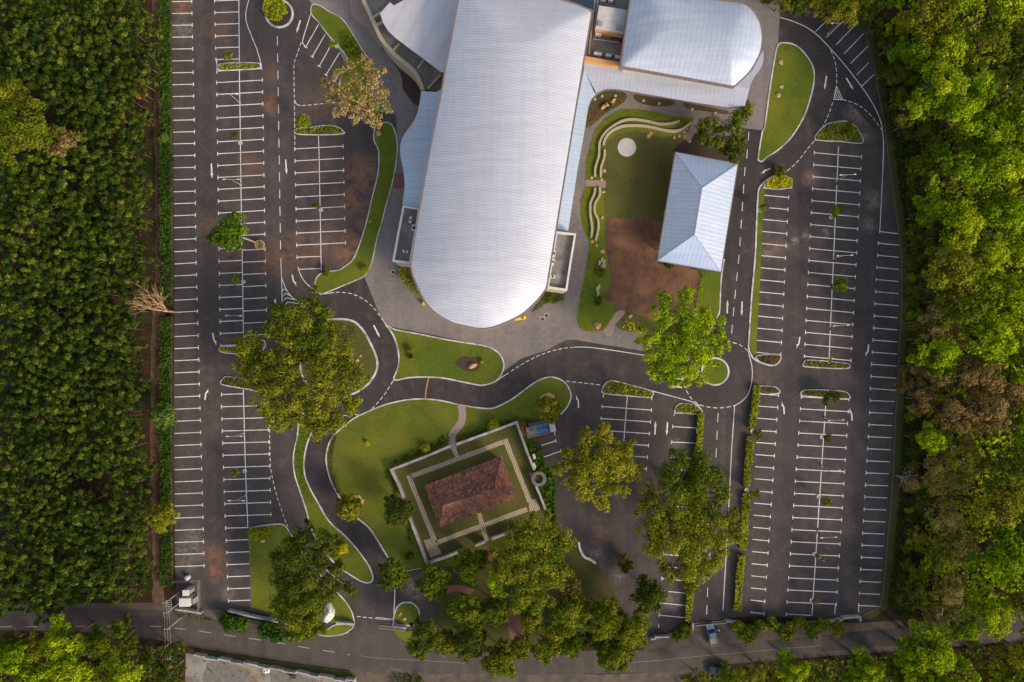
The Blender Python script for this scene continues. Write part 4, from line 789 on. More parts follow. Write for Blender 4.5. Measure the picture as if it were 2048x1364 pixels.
# ================================================================== SMALL OBJECTS
def rock(px, r, label, mat='rock', sq=(1, 1, .6), group=None, rz=None, cat='rock'):
    import bmesh
    bm = bmesh.new(); bmesh.ops.create_icosphere(bm, subdivisions=3, radius=1); sd = random.uniform(0, 99)
    for v in bm.verts:
        k = 1+.45*noise.noise(v.co*1.1+Vector((sd, 0, 0)))+.12*noise.noise(v.co*3.5+Vector((0, sd, 0))); v.co = Vector((v.co.x*sq[0], v.co.y*sq[1], v.co.z*sq[2]))*k*r*SC
    me = bpy.data.meshes.new('rock'); bm.to_mesh(me); bm.free(); me.materials.append(M[mat]); me.polygons.foreach_set('use_smooth', [True]*len(me.polygons))
    o = link('boulder', me, None, label, cat, group, None, (*G(px), r*SC*.2)); o.rotation_euler = (0, 0, random.uniform(0, 6) if rz is None else rz); return o
for p, r, l, sq in (((945, 731), 8, 'long orange boulder in the dark kidney-shaped bed', (1.15, .6, .6)), ((1194, 651), 7.5, 'large rounded orange boulder at the courtyard south lawn corner', (1, .95, .6)), ((1210, 212), 8, 'broad flat orange boulder in the brown corner planting bed', (1.1, .6, .5)),
                    ((1226, 202), 5.5, 'square tan boulder behind the flat one in the corner planting bed', (1, .7, .5)), ((1297, 272), 5, 'round brown boulder under the seat wall, near the paved disc', (1, 1, .6)), ((1302, 266), 3, 'small pale stone touching the brown boulder near the disc', (1.2, .8, .6)),
                    ((1348, 275), 3, 'pale stone at the lawn end of the seat wall, furthest west of its row', (1, 1, .6)), ((1358, 272), 3.2, 'tan stone, second from the west in the row below the seat wall', (1, 1, .6)), ((1368, 264), 3.2, 'tan stone, third from the west in the row below the seat wall', (1, 1, .6)),
                    ((1374, 258), 2.4, 'smallest stone at the path end of the row below the seat wall', (1, 1, .6)), ((1379, 283), 3.2, 'reddish stone at the foot of the pink path by the trees', (1, 1, .6)), ((1183, 355), 3.2, 'orange stone at the west end of the crossing path', (1.1, 1, .6)),
                    ((1202, 359), 4, 'orange stone at the upper east corner of the crossing path', (1, .7, .6)), ((1206, 384), 4, 'upright orange stone below the crossing path, right of the seat walls', (.7, 1.1, .6)), ((1208, 342), 4, 'brown stone right of the short seat wall, above the crossing path', (1, 1, .6)),
                    ((1204, 435), 3.2, 'single orange stone at the top left corner of the bare soil', (.8, 1.1, .6)), ((1184, 483), 3.5, 'round tan stone at the south tip of the left seat wall', (1, 1, .6)), ((1193, 491), 2.8, 'small tan stone south-east of the seat wall tips', (1, 1, .6)),
                    ((1204, 503), 5, 'orange boulder among plants above the row of paving blocks', (.8, 1, .6)), ((1561, 125), 5, 'yellowish boulder at the top of the teardrop lawn', (1, 1.1, .6)), ((1562, 174), 4, 'brown boulder in the middle of the teardrop lawn', (1, 1.1, .6)),
                    ((1555, 191), 5, 'grey-brown boulder, lowest of the three on the teardrop lawn', (1, 1, .6)), ((759, 267), 7, 'rounded orange boulder at the foot of the blossoming tree', (1, .8, .6)), ((1260, 632), 4, 'upright brown boulder beside the pink path south of the soil', (.8, 1.2, .6)),
                    ((809, 1237), 4, 'pale round stone on the small entrance island', (1, .9, .6)), ((800, 1228), 3.5, 'long brown stone on the small entrance island', (.6, 1.4, .5)), ((715, 721), 4, 'pinkish stone in the egg-shaped island, lower of two at its east side', (1, 1, .6)),
                    ((721, 712), 3, 'small pinkish stone in the egg-shaped island, upper of two at its east side', (1, 1, .6)), ((620, 698), 4, 'pale stone in the west of the egg-shaped island under the trees', (1, 1, .6)), ((526, 1081), 4, 'pinkish stone on the striped lawn beside the west parking rows', (1, 1, .6))):
    rock(p, r, l, sq=sq, group='landscape boulders')
rk = rock((658, 1224), 12, 'tall jagged black-and-white monument rock standing by the entrance gate', 'whiterock', (.85, 1.6, 1.6), rz=.08, cat='monument rock'); rk.location = V((658, 1224), 1.6)
for cx, cy, lb in ((712, 1003, 'brown stone ringing the round shrub on the big lawn edge by the drive'), (1095, 800, 'brown stone ringing the round tree near the parked flatbed truck')):
    for i in range(9):
        a = -.6+i*.42; rock((cx+13*math.cos(a), cy-11*math.sin(a)), random.uniform(2.6, 4.2), lb, group='ring of stones around shrub at %d' % cx if False else ('stones ringing the lawn shrub' if cx < 800 else 'stones ringing the tree by the truck'))
for i, (x, y, rz) in enumerate([(1199, 526, 0), (1204, 520, .1), (1208, 524, 0), (1202, 537, 0), (1206, 533, .1), (1209, 534, -.1), (1204, 545, 0), (1194, 578, 0), (1198, 574, .1), (1196, 585, .1), (1195, 593, 0)]):
    b = MB(); b.box((0, 0, 0), (.42, .95, .4), 0, .92); o = b.build('stone_block', M['seatwall'], label='rectangular cream block, one of those laid in a loose line down the courtyard edge', cat='stone block', group='cream blocks at the courtyard edge')
    o.location = (*G((x, y)), .06); o.rotation_euler = (0, 0, rz-.12)
# lamp posts
def lamp_proto():
    t = thing('lamp_post', 'x', 'lamp post'); b = MB(); b.tube([(0, 0, 0), (0, 0, 4.7)], [.09, .055], 8); b.lathe((0, 0, 0), [(.22, 0), (.2, .25), (.08, .3)], 12); b.build('pole', M['steel'], t)
    b = MB(); b.tube([(-1.25, 0, 4.85), (0, 0, 4.66), (1.25, 0, 4.85)], .045, 6); b.build('arm', M['steel'], t)
    for s in (-1, 1):
        b = MB(); b.box((s*1.35, 0, 4.8), (.55, .2, .09), 0, .8); b.build('lamp_head', M['unit'], t)
    return t
def dup(root, loc, rz, label, scale=1.0):
    r = root.copy(); COL.objects.link(r); r.location = loc; r.rotation_euler = (0, 0, rz); r['label'] = label; r.scale = (scale,)*3
    for ch in root.children:
        c = ch.copy(); COL.objects.link(c); c.parent = r
    return r
LP = [((480, 206), 'northernmost double-armed lamp post on the western parking rows'), ((482, 370), 'double-armed lamp post north of the potted tree on the western rows'), ((487, 633), 'double-armed lamp post just above the big spreading trees, western rows'),
      ((488, 866), 'double-armed lamp post below the wedge planter on the western rows'), ((492, 990), 'southernmost double-armed lamp post on the western rows'), ((1672, 361), 'northernmost double-armed lamp post on the eastern rows'), ((1666, 517), 'second double-armed lamp post from the north on the eastern rows'),
      ((1659, 652), 'double-armed lamp post just north of the cross lane, eastern rows'), ((1649, 835), 'double-armed lamp post just south of the cross lane, eastern rows'), ((1643, 932), 'double-armed lamp post in the middle of the lower eastern rows'), ((1635, 1061), 'southernmost double-armed lamp post on the eastern rows'), ((1655, 68), 'double-armed lamp post in the slanted bays at the top right')]
lp = lamp_proto(); lp['group'] = 'double-armed lamp posts in the parking lot'; lp.location = (*G(LP[0][0]), 0); lp['label'] = LP[0][1]
for p, l in LP[1:]: dup(lp, (*G(p), 0), 0 if p[0] < 1000 else .05, l)
# utility poles and wires
UP = [((359, 1184), 'concrete utility pole at the north end of the wire row by the transformer'), ((361, 1204), 'second concrete utility pole, beside the transformer cabinets'), ((363, 1235), 'concrete utility pole at the road edge'), ((364, 1293), 'southernmost concrete utility pole, across the road')]
tops = []
for p, l in UP:
    b = V(p, 0); t = thing('utility_pole', l, 'utility pole', b, 0, 'utility poles at the bottom left'); m_ = MB(); m_.tube([(0, 0, 0), (0, 0, 5.6)], [.11, .075], 8); m_.build('pole', M['wallgrey'], t)
    m_ = MB(); m_.box((0, 0, 5.35), (1.1, .07, .08)); m_.build('crossarm', M['steel'], t)
    for s in (-.5, 0, .5):
        m_ = MB(); m_.lathe((s, 0, 5.47), [(.05, 0), (.07, .1), (.03, .2)], 8); m_.build('insulator', M['unit'], t)
    tops.append(b+Vector((0, 0, 5.6)))
m_ = MB()
for a, b in zip(tops[:-1], tops[1:]):
    for s in (-.5, 0, .5): m_.tube([a+Vector((s, 0, .05)), a.lerp(b, .5)+Vector((s, 0, -.25)), b+Vector((s, 0, .05))], .008, 3, False)
m_.build('power_line', M['steel'], label='three power wires strung along the row of utility poles', cat='power line')
pf = thing('pole_platform', 'steel ladder-like platform hung between the two northern utility poles', 'platform', tops[0]-Vector((0, 0, 1.2))); v = tops[1]-tops[0]
m_ = MB(); m_.tube([(-.5, 0, 0), (-.5+v.x, v.y, 0)], .035, 4); m_.tube([(.5, 0, 0), (.5+v.x, v.y, 0)], .035, 4); m_.build('rail', M['steel'], pf); m_ = MB()
for i in range(6): t_ = i/5; m_.tube([(-.5+v.x*t_, v.y*t_, 0), (.5+v.x*t_, v.y*t_, 0)], .045, 4)
m_.build('rung', M['steel'], pf)
def cabinet(px, h, sx, sy, fins, label):
    c = V(px, 0); t = thing('transformer_cabinet', label, 'transformer', c, .02); b = MB(); b.box((0, 0, .1), (sx, sy, h-.1), 0, 1); b.build('body', M['unit'], t)
    b = MB(); b.box((0, 0, h+.002), (sx+.12, sy+.12, .08)); b.build('roof', M['carwhite'], t); b = MB()
    for i in range(fins): b.box((sx/2+.06+i*.13, 0, .3), (.05, sy*.7, h*.75))
    b.build('fin', M['steel'], t); b = MB(); b.box((0, 0, 0), (sx+.3, sy+.3, .1)); b.build('plinth', M['kerbdull'], t); b = MB(); b.box((-sx*.2, sy/2+.01, .3), (sx*.35, .03, h*.7)); b.build('door', M['steel'], t)
cabinet((383, 1177), 2.4, 1.1, 1.0, 2, 'smaller white transformer cabinet in the fenced corner of the lot'); cabinet((382, 1195), 2.6, 2.0, 1.5, 5, 'larger white transformer cabinet with side fins in the fenced corner')
t = thing('water_drum', 'round white drum north of the transformer cabinets', 'drum', V((378, 1153), 0)); b = MB(); b.lathe((0, 0, 0), [(.42, 0), (.45, .1), (.45, .9), (.3, 1.05), (.1, 1.08)], 18); b.build('body', M['unit'], t); b = MB(); b.lathe((0, 0, 1.08), [(.12, 0), (.1, .05)], 10); b.build('lid', M['blue'], t)
fw = thing('chain_fence', 'thin wire fence around the transformer corner', 'fence', (0, 0, 0)); b = MB(); pts = [V(p, 0) for p in ((352, 1160), (402, 1158), (402, 1224), (378, 1221), (350, 1216))]
for a, c in zip(pts[:-1], pts[1:]):
    k = int((c-a).length/1.6)+1
    for i in range(k): q_ = a.lerp(c, i/k); b.tube([q_, q_+Vector((0, 0, 1.5))], .025, 5)
b.build('post', M['steel'], fw); b = MB()
for a, c in zip(pts[:-1], pts[1:]):
    for z in (.5, 1.0, 1.5): b.tube([a+Vector((0, 0, z)), c+Vector((0, 0, z))], .012, 3)
b.build('wire', M['steel'], fw)
def wall_thing(px, w, h, label, mat='wallgrey', name='boundary_wall', cat='wall'):
    b = MB(); b.ribbon(wpts(px, h), w, 0, h); o = b.build(name, M[mat], label=label, cat=cat); b = MB(); b.ribbon(wpts(px, h+.06), w+.08, h+.002, .06); b.build('coping', M[mat], o); return o
yw = [(387, 1310), (409, 1314), (410, 1317), (436, 1321), (437, 1318), (460, 1322), (461, 1325), (487, 1329), (488, 1326), (513, 1331), (514, 1333), (539, 1338), (540, 1336), (565, 1341), (566, 1343), (591, 1347), (592, 1344), (616, 1349), (617, 1351), (636, 1355), (637, 1352), (665, 1357), (666, 1360), (691, 1363), (692, 1360), (708, 1361), (710, 1380)]
wall_thing(yw, .16, 1.3, 'stepped pale boundary wall along the dirt yard south of the road', 'wallgrey')
wall_thing([(350, 1219), (402, 1227)], .2, 1.2, 'short pale wall on the road side of the transformer corner')
wall_thing([(1302, 1279), (1311, 1278), (1311, 1275), (1338, 1274)], .2, 1.2, 'short stepped white wall left of the wide lower gate, beside the road')
wall_thing([(1386, 1247), (1386, 1262)], .3, 1.4, 'gate pillar wall at the left side of the lower gate'); wall_thing([(1687, 1237), (1721, 1234), (1722, 1243)], .2, 1.3, 'short L-shaped wall at the south-east corner of the lot')
wall_thing([(1452, 1243), (1475, 1246), (1505, 1262), (1540, 1256), (1600, 1250), (1650, 1246), (1686, 1240)], .22, 1.2, 'long pale wall behind the shrubs on the south side of the eastern rows')
wall_thing([(455, 1222), (500, 1233), (548, 1243), (600, 1254)], .2, 1.2, 'pale wall behind the shrubs below the striped lawn, west of the entrance')
gt = thing('sliding_gate', 'long low steel gate across the wide lower exit', 'gate', (0, 0, 0)); b = MB(); A_, B_ = V((1388, 1246), 0), V((1449, 1241), 0)
for z in (.15, 1.3): b.tube([A_+Vector((0, 0, z)), B_+Vector((0, 0, z))], .05, 4)
b.build('rail', M['steel'], gt); b = MB()
for i in range(31): q_ = A_.lerp(B_, i/30); b.tube([q_+Vector((0, 0, .15)), q_+Vector((0, 0, 1.3))], .02, 4)
b.build('bar', M['steel'], gt)
gt = thing('entrance_gate', 'low steel sliding gate beside the small entrance island', 'gate', (0, 0, 0)); b = MB(); A_, B_ = V((760, 1250), 0), V((812, 1256), 0)
for z in (.15, 1.4): b.tube([A_+Vector((0, 0, z)), B_+Vector((0, 0, z))], .06, 4)
b.build('rail', M['steel'], gt); b = MB()
for i in range(25): q_ = A_.lerp(B_, i/24); b.tube([q_+Vector((0, 0, .15)), q_+Vector((0, 0, 1.4))], .02, 4)
b.build('bar', M['steel'], gt)
wall_thing([(672, 1246), (708, 1249)], .3, 1.0, 'short grey wall left of the entrance, behind the monument rock'); wall_thing([(787, 1254), (812, 1257)], .3, 1.0, 'short grey wall right of the entrance, below the small island')
# vehicles
def wheel(par, x, y, r=.34, w=.22):
    b = MB(); n = 16; b.tube([(x-w/2, y, r), (x+w/2, y, r)], r, n); o = b.build('wheel', M['black'], par); b = MB(); b.tube([(x-w/2-.01, y, r), (x+w/2+.01, y, r)], r*.55, 12); b.build('rim', M['steel'], o)
def body(par, prof, w, mat, name='body', tap=.9):
    """prof: list of (y, z) side outline, extruded across and pulled in towards the top."""
    zm = max(p[1] for p in prof); z0 = min(p[1] for p in prof); b = MB(); n = len(prof)
    for s in (-1, 1):
        for (y, z) in prof: k = 1-(1-tap)*((z-z0)/(zm-z0)); b.v.append((s*w/2*k, y, z))
    b.f = [(i, (i+1) % n, n+(i+1) % n, n+i) for i in range(n)]+[tuple(reversed(range(n))), tuple(range(n, 2*n))]
    o = b.build(name, M[mat], par); bv = o.modifiers.new('b', 'BEVEL'); bv.width = .06; bv.segments = 2; return o
# blue pickup: nose towards +y
pk = thing('pickup_truck', 'small blue-grey pickup truck parked on the verge outside the lower gate', 'pickup truck', V((1421.5, 1266), 0), R(14))
body(pk, [(-2.15, .35), (2.1, .35), (2.2, .75), (2.05, .95), (1.1, 1.02), (-2.15, 1.0)], 1.65, 'carblue'); body(pk, [(1.1, 1.0), (.62, 1.52), (-.35, 1.55), (-.55, 1.0)], 1.5, 'carblue', 'cab', .8)
b = MB(); b.add([(-.62, .66, 1.50), (.62, .66, 1.50), (.68, 1.12, 1.04), (-.68, 1.12, 1.04)], [(3, 2, 1, 0)]); b.v = [(x, y+.03, z+.03) for x, y, z in b.v]; b.build('windscreen', M['glass'], pk)
b = MB(); b.box((0, -1.38, 1.005), (1.35, 1.45, .02)); b.build('load_bed', M['bed'], pk); b = MB()
for s in (-1, 1): b.box((s*.72, -1.38, 1.0), (.09, 1.5, .22))
b.box((0, -2.1, 1.0), (1.5, .08, .22)); b.build('bed_side', M['greyfascia'], pk)
for s in (-1, 1):
    b = MB(); b.box((s*.55, 2.0, .72), (.34, .25, .2)); b.build('headlight', M['unit'], pk); b = MB(); b.box((s*.92, .85, .95), (.16, .12, .14)); b.build('mirror', M['carblue'], pk)
    for y in (1.4, -1.4): wheel(pk, s*.75, y)
# flatbed truck with blue tarp
tk = thing('flatbed_truck', 'flatbed truck with white cab, brown bed and blue load parked beside the garden wall', 'truck', V((1083, 858), 0), R(-90+13))
body(tk, [(1.6, .5), (2.95, .5), (3.0, 1.4), (2.75, 2.1), (1.6, 2.1)], 1.75, 'carwhite', 'cab', .88); b = MB(); b.box((0, -.75, .75), (1.95, 4.5, .18)); b.build('load_bed', M['bed'], tk)
b = MB()
for s in (-1, 1): b.box((s*1.0, -.75, .75), (.07, 4.5, .55))
b.box((0, -3.02, .75), (2.0, .07, .55)); b.build('bed_side', M['bed'], tk); b = MB(); b.box((0, -.4, .4), (.8, 5.5, .3)); b.build('chassis', M['black'], tk)
b = MB(); b.add([(-.78, 2.97, 1.45), (.78, 2.97, 1.45), (.72, 2.74, 2.06), (-.72, 2.74, 2.06)], [(0, 1, 2, 3)]); b.v = [(x, y+.03, z+.02) for x, y, z in b.v]; b.build('windscreen', M['glass'], tk)
b = MB(); b.box((-1.42, -.35, 1.2), (.8, 4.0, .06), 0, 1); b.build('side_flap', M['glass'], tk)
for s in (-1, 1):
    for y in (2.2, -1.8): wheel(tk, s*.82, y, .4)
cg = thing('blue_tank', 'blue box-shaped load strapped on the flatbed truck', 'tank', (0, 0, 0)); cg.location = tk.matrix_basis @ Vector((.15, .2, .94)) if False else (V((1083, 858), 0)+Vector((math.cos(R(-77))*.1-math.sin(R(-77))*.25, math.sin(R(-77))*.1+math.cos(R(-77))*.25, .95))); cg.rotation_euler = (0, 0, R(-77))
body(cg, [(-1.15, 0), (1.1, 0), (1.05, .75), (-1.1, .75)], 1.05, 'blue', 'body', .85); b = MB(); b.box((0, 0, .752), (.15, 2.0, .03)); b.build('strap', M['carblue'], cg)
bb = thing('blue_drum', 'round blue drum at the rear of the flatbed truck', 'drum', V((1064, 861), 1.0)); b = MB(); b.lathe((0, 0, 0), [(.3, 0), (.32, .4), (.28, .75), (.05, .78)], 16); b.build('body', M['carblue'], bb); b = MB(); b.lathe((0, 0, .78), [(.08, 0), (.07, .05)], 8); b.build('cap', M['blue'], bb)
# covered black car
ck = thing('black_car', 'black car half hidden at the south edge of the road', 'car', V((1437, 1336), 0), R(92))
body(ck, [(-2.1, .3), (2.05, .3), (2.1, .75), (1.2, .95), (-1.9, .98), (-2.1, .8)], 1.7, 'carblack'); body(ck, [(1.0, .95), (.4, 1.4), (-1.0, 1.42), (-1.6, .97)], 1.45, 'glass', 'cabin', .8)
b = MB(); b.box((0, -.3, 1.42), (1.05, 1.1, .03)); b.build('roof', M['carblack'], ck)
for s in (-1, 1):
    b = MB(); b.box((s*.6, 2.0, .6), (.3, .12, .15)); b.build('headlight', M['unit'], ck)
    for y in (1.35, -1.35): wheel(ck, s*.77, y)
# motorcycle by the gate
mc = thing('motorcycle', 'dark motorcycle with a pale helmet parked beside the blue-grey pickup', 'motorcycle', V((1434.5, 1258), 0), R(40))
for y in (-.6, .62): b = MB(); b.tube([(-.05, y, .3), (.05, y, .3)], .3, 14); b.build('wheel', M['black'], mc)
b = MB(); b.tube([(0, -.6, .3), (0, -.1, .45), (0, .35, .8), (0, .6, .3)], .06, 6); b.box((0, 0, .4), (.26, .55, .35), 0, .8); b.build('frame', M['rust'], mc); b = MB(); b.box((0, -.3, .76), (.26, .7, .1), 0, .85); b.build('seat', M['black'], mc)
b = MB(); b.tube([(-.35, .3, 1.0), (0, .38, .95), (.35, .3, 1.0)], .025, 5); b.build('handlebar', M['steel'], mc); b = MB(); b.lathe((.12, .05, .86), [(.15, 0), (.17, .1), (.12, .22), (.02, .27)], 12); b.build('helmet', M['unit'], mc)
# yellow machine, barrier, cone, manholes
ym = thing('yellow_cart', 'yellow motor cart half under the rounded south end of the big roof', 'utility cart', V((1041, 637), 0), R(-78))
body(ym, [(-1.2, .25), (.3, .25), (.3, .8), (-1.2, .8)], .6, 'yel', 'load_tray', .95); body(ym, [(.35, .25), (1.1, .25), (1.05, .7), (.7, 1.15), (.35, 1.1)], .75, 'yel', 'body', .8); b = MB(); b.box((.0, .55, 1.12), (.5, .3, .06)); b.build('seat', M['red'], ym)
for s in (-1, 1):
    for y in (-.8, .8): wheel(ym, s*.36, y, .2, .12)
yb = thing('yellow_bin', 'small yellow box against the hall, left of the rounded end', 'bin', V((851, 607), 0), .2); body(yb, [(-.3, 0), (.3, 0), (.32, .8), (-.32, .8)], 1.0, 'yel', 'body', .95); b = MB(); b.box((0, 0, .8), (1.0, .66, .05)); b.build('lid', M['yel'], yb)
cn = thing('traffic_cone', 'orange cone beside the manhole by the south-west annex planting', 'traffic cone', V((790, 547), 0)); b = MB(); b.lathe((0, 0, 0), [(.2, .04), (.05, .7), (.02, .72)], 14); b.build('cone', M['red'], cn); b = MB(); b.box((0, 0, 0), (.5, .5, .04)); b.build('foot', M['red'], cn)
for p, l in (((786, 544), 'black square grate with a pale rim beside the orange cone'), ((1093, 631), 'black square grate in the paving, north-east one of the pair by the yellow cart'), ((1085, 638), 'black square grate in the paving, south-west one of the pair by the yellow cart')):
    t = thing('drain_grate', l, 'drain grate', (*G(p), .031), R(-5), 'drain grates in the paving'); b = MB(); b.ribbon([(-.33, -.33), (.33, -.33), (.33, .33), (-.33, .33)], .09, 0, .03, True); b.build('frame', M['kerb'], t); b = MB(); b.box((0, 0, 0), (.58, .58, .012)); b.build('grid', M['black'], t)
rb = thing('red_water_tank', 'red-brown cylinder lying outside the garden wall behind the flatbed truck', 'tank', V((1044, 860), 0), R(14)); b = MB(); b.tube([(0, -.9, .35), (0, -.8, .4), (0, .8, .4), (0, .9, .35)], [.2, .36, .36, .2], 12); b.build('body', M['red'], rb); b = MB(); b.box((0, 0, 0), (.5, 1.4, .12)); b.build('stand', M['steel'], rb)
wt = thing('play_ring', 'blue ring on the dark park lawn below the garden wall', 'play ring', V((916, 1142), .1)); b = MB(); b.ribbon([(.38*math.cos(a*.5236), .38*math.sin(a*.5236)) for a in range(12)], .16, 0, .3, True); b.build('ring', M['teal'], wt); b = MB(); b.lathe((0, 0, 0), [(.28, .02), (.02, .03)], 12); b.build('base', M['black'], wt)
for p, l in (((1068, 911), 'white cabinet among the ferns outside the garden wall, upper one'), ((1068, 929), 'smaller white cabinet among the ferns just above the well')):
    t = thing('utility_box', l, 'utility box', V(p, 0), .3); b = MB(); b.box((0, 0, 0), (.45, .95, 1.1)); b.build('body', M['unit'], t); b = MB(); b.box((0, 0, 1.1), (.52, 1.02, .06)); b.build('lid', M['carwhite'], t)
for p in ((1190, 199), (1204, 193), (1231, 192), (1287, 202), (1318, 208), (1384, 219), (1430, 227)):
    b = MB(); b.lathe((0, 0, 0), [(.26, 0), (.26, .14), (.14, .16), (.13, .03)], 14); o = b.build('uplight_ring', M['kerb'], label='small pale ring with a dark centre set in the beds under the walkway roof edge', cat='ground light', group='ring lights along the walkway beds'); o.location = (*G(p), .045)
mb = MB()
for i in range(170):
    x, y = random.uniform(376, 706), random.uniform(1312, 1420)
    if y < 1316+(x-376)*.155: continue
    k = random.uniform(.08, .3); mb.box((*G((x, y)), .02), (k, k*random.uniform(.5, 1), k*.5), random.uniform(0, 3), .6)
mb.build('rubble', M['verge'], kind='stuff')
mb = MB()
for px in ([(420, 1322), (470, 1330), (500, 1345), (490, 1380), (410, 1380)], [(540, 1345), (600, 1352), (640, 1368), (560, 1385)]): mb.poly([G((x+random.uniform(-3, 3), y+random.uniform(-2, 2))) for x, y in spline(px, True, 6)], .03)
mb.build('old_slab', M['kerbdull'], kind='structure')
tp = thing('tarp_heap', 'crumpled white tarp on the dirt yard against the stepped wall', 'tarp', V((533, 1338), 0)); b = MB()
for i in range(6):
    for j in range(6): b.v.append((-.7+i*.28+random.uniform(-.08, .08), -.8+j*.3+random.uniform(-.08, .08), random.uniform(.05, .45) if 0 < i < 5 and 0 < j < 5 else .03))
for i in range(5):
    for j in range(5): q0 = i*6+j; b.f.append((q0, q0+6, q0+7, q0+1))
b.build('sheet', M['unit'], tp)
for p, l in (((587, 1350), 'dark crate beside the wall in the dirt yard'),):
    t = thing('crate', l, 'crate', V(p, 0), .1); b = MB(); b.box((0, 0, 0), (1.1, .8, .6)); b.build('body', M['black'], t); b = MB(); b.box((0, 0, .6), (1.15, .2, .04)); b.build('slat', M['rust'], t)

# ================================================================== PLANTING
# kerbed planters with hedging
def planter(px, mat, label, dens=30, h=.55, sm=3, leaf=.28, kerb=True):
    pts = spline(px, True, sm) if sm else px; w = [G(p) for p in pts]; m_ = MB(); m_.poly(w, .1, .1); o = m_.build('planter', M['bedsoil'], label=label, cat='planter')
    if kerb: m_ = MB(); m_.ribbon(w, .2, 0, .16, True); m_.build('kerb', M['kerb'], o)
    link('shrubs', scatter(offset_in(w, .12), dens, .15, h, leaf, M[mat], 'shrubs'), o); return o
planter([(438, 135), (443, 128), (480, 126), (516, 126.5), (521, 131), (518, 137), (480, 140), (441, 141)], 'f_hedge', 'long narrow kerbed planter at the top of the western double row')
planter([(594, 268), (593, 258), (620, 255), (654, 251), (674, 254), (685, 261), (686, 268), (640, 270)], 'f_hedge', 'kerbed planter with a rounded east end above the third parking column')
planter([(443, 704), (442, 693), (470, 692), (500, 688), (525, 680), (531, 690), (520, 703), (480, 707)], 'f_hedge', 'kerbed planter ending the upper western rows beside the big trees')
planter([(442, 768), (446, 758), (455, 753), (487, 757), (530, 764), (533, 785), (500, 779), (470, 774)], 'f_mid', 'wedge-shaped kerbed planter starting the lower western rows', sm=2)
planter([(1208, 787), (1204, 779), (1210, 768), (1218, 762), (1230, 762), (1265, 771), (1304, 782), (1304, 792), (1296, 795), (1250, 791)], 'f_hedge', 'wedge-shaped kerbed planter above the small middle bays', sm=2)
planter([(1350, 825), (1352, 813), (1360, 807), (1379, 808), (1395, 812), (1404, 823), (1392, 828), (1370, 826)], 'f_hedge', 'small rounded planter at the head of the long hedge beside the road')
planter([(1630, 280), (1637, 263), (1653, 249), (1672, 244), (1693, 243), (1710, 253), (1721, 270), (1724, 287), (1680, 283)], 'f_hedge', 'dome-shaped kerbed planter at the top of the eastern double row', sm=2)
planter([(1606, 732), (1609, 722), (1618, 720), (1660, 723), (1693, 727), (1699, 732), (1693, 737), (1650, 736), (1618, 734)], 'f_yel', 'narrow kerbed planter ending the upper eastern double row')
planter([(1603, 790), (1606, 781), (1618, 779.5), (1655, 780), (1688, 783), (1698, 791), (1695, 797), (1650, 795)], 'f_yel', 'narrow kerbed planter starting the lower eastern double row')
planter([(1512, 712), (1535, 709), (1560, 711), (1559, 722), (1548, 731), (1530, 728), (1515, 720)], 'f_brown', 'kerbed planter of reddish-yellow plants ending the upper single row by the roundabout', sm=2)
planter([(1517, 785), (1517, 773), (1535, 772), (1552, 775), (1559, 785), (1540, 788)], 'f_brown', 'sparse brown kerbed planter starting the lower single row', dens=34)
planter([(1527, 376), (1530, 362), (1545, 352), (1570, 352), (1583, 358), (1583, 376), (1555, 379)], 'f_hedgeyel', 'golden clipped shrub block at the corner by the teardrop lawn', h=.9, sm=0, dens=60)
o = link('shrubs', scatter([G((559+23*math.cos(a*math.pi/10)-5, 28+23*math.sin(a*math.pi/10)-4)) for a in range(20)], 40, .4, 2.4, .5, M['f_hedge'], 'shrubs'), next(q for q in COL.objects if q.get('label', '').startswith('circular shrub island')))
for pth, l in (([(1512, 770), (1509, 800), (1504, 835), (1500, 856)], 'yellow-green hedge segment just south of the roundabout, at the head of the lower rows'), ([(1498, 872), (1495, 910), (1490, 973)], 'second yellow-green hedge segment down the lower road'),
               ([(1490, 985), (1488, 1040), (1483, 1096)], 'third yellow-green hedge segment, beside the biggest eastern tree'), ([(1481, 1108), (1476, 1160), (1472, 1218)], 'southernmost yellow-green hedge segment on the lower road')):
    hedge('hedge', pth, 1.5, 1.2, 'f_hedge', l, dens=38, leaf=.34, group='hedge segments beside the lower road')
hedge('hedge', [(1400, 826), (1397, 870), (1392, 930), (1386, 1000), (1382, 1100), (1378, 1180), (1374, 1240)], 1.3, 1.2, 'f_hedge', 'long straight hedge dividing the middle bays from the lower road', dens=38, leaf=.34)
hedge('hedge', [(333, -20), (335, 100), (336, 260), (337, 420), (338, 560), (337, 612)], 2.5, 1.4, 'f_weed', 'wide leafy green hedge along the west edge, north of the bare tree', dens=34, leaf=.38)
hedge('hedge', [(337, 634), (336, 700), (336, 820), (336, 950), (337, 1080), (338, 1170)], 2.5, 1.4, 'f_weed', 'wide leafy green hedge along the west edge, south of the bare tree', dens=34, leaf=.38)
hedge('hedge', [(660, 873), (653, 893), (650, 915), (653, 945), (662, 975), (675, 998)], .01, .01, 'f_weed', 'x', dens=1) if False else None
hedge('hedge', [(672, 872), (665, 895), (662, 925), (666, 955), (677, 985)], .7, .5, 'f_mid', 'low border of groundcover inside the kerb of the big south lawn', dens=45, leaf=.2)
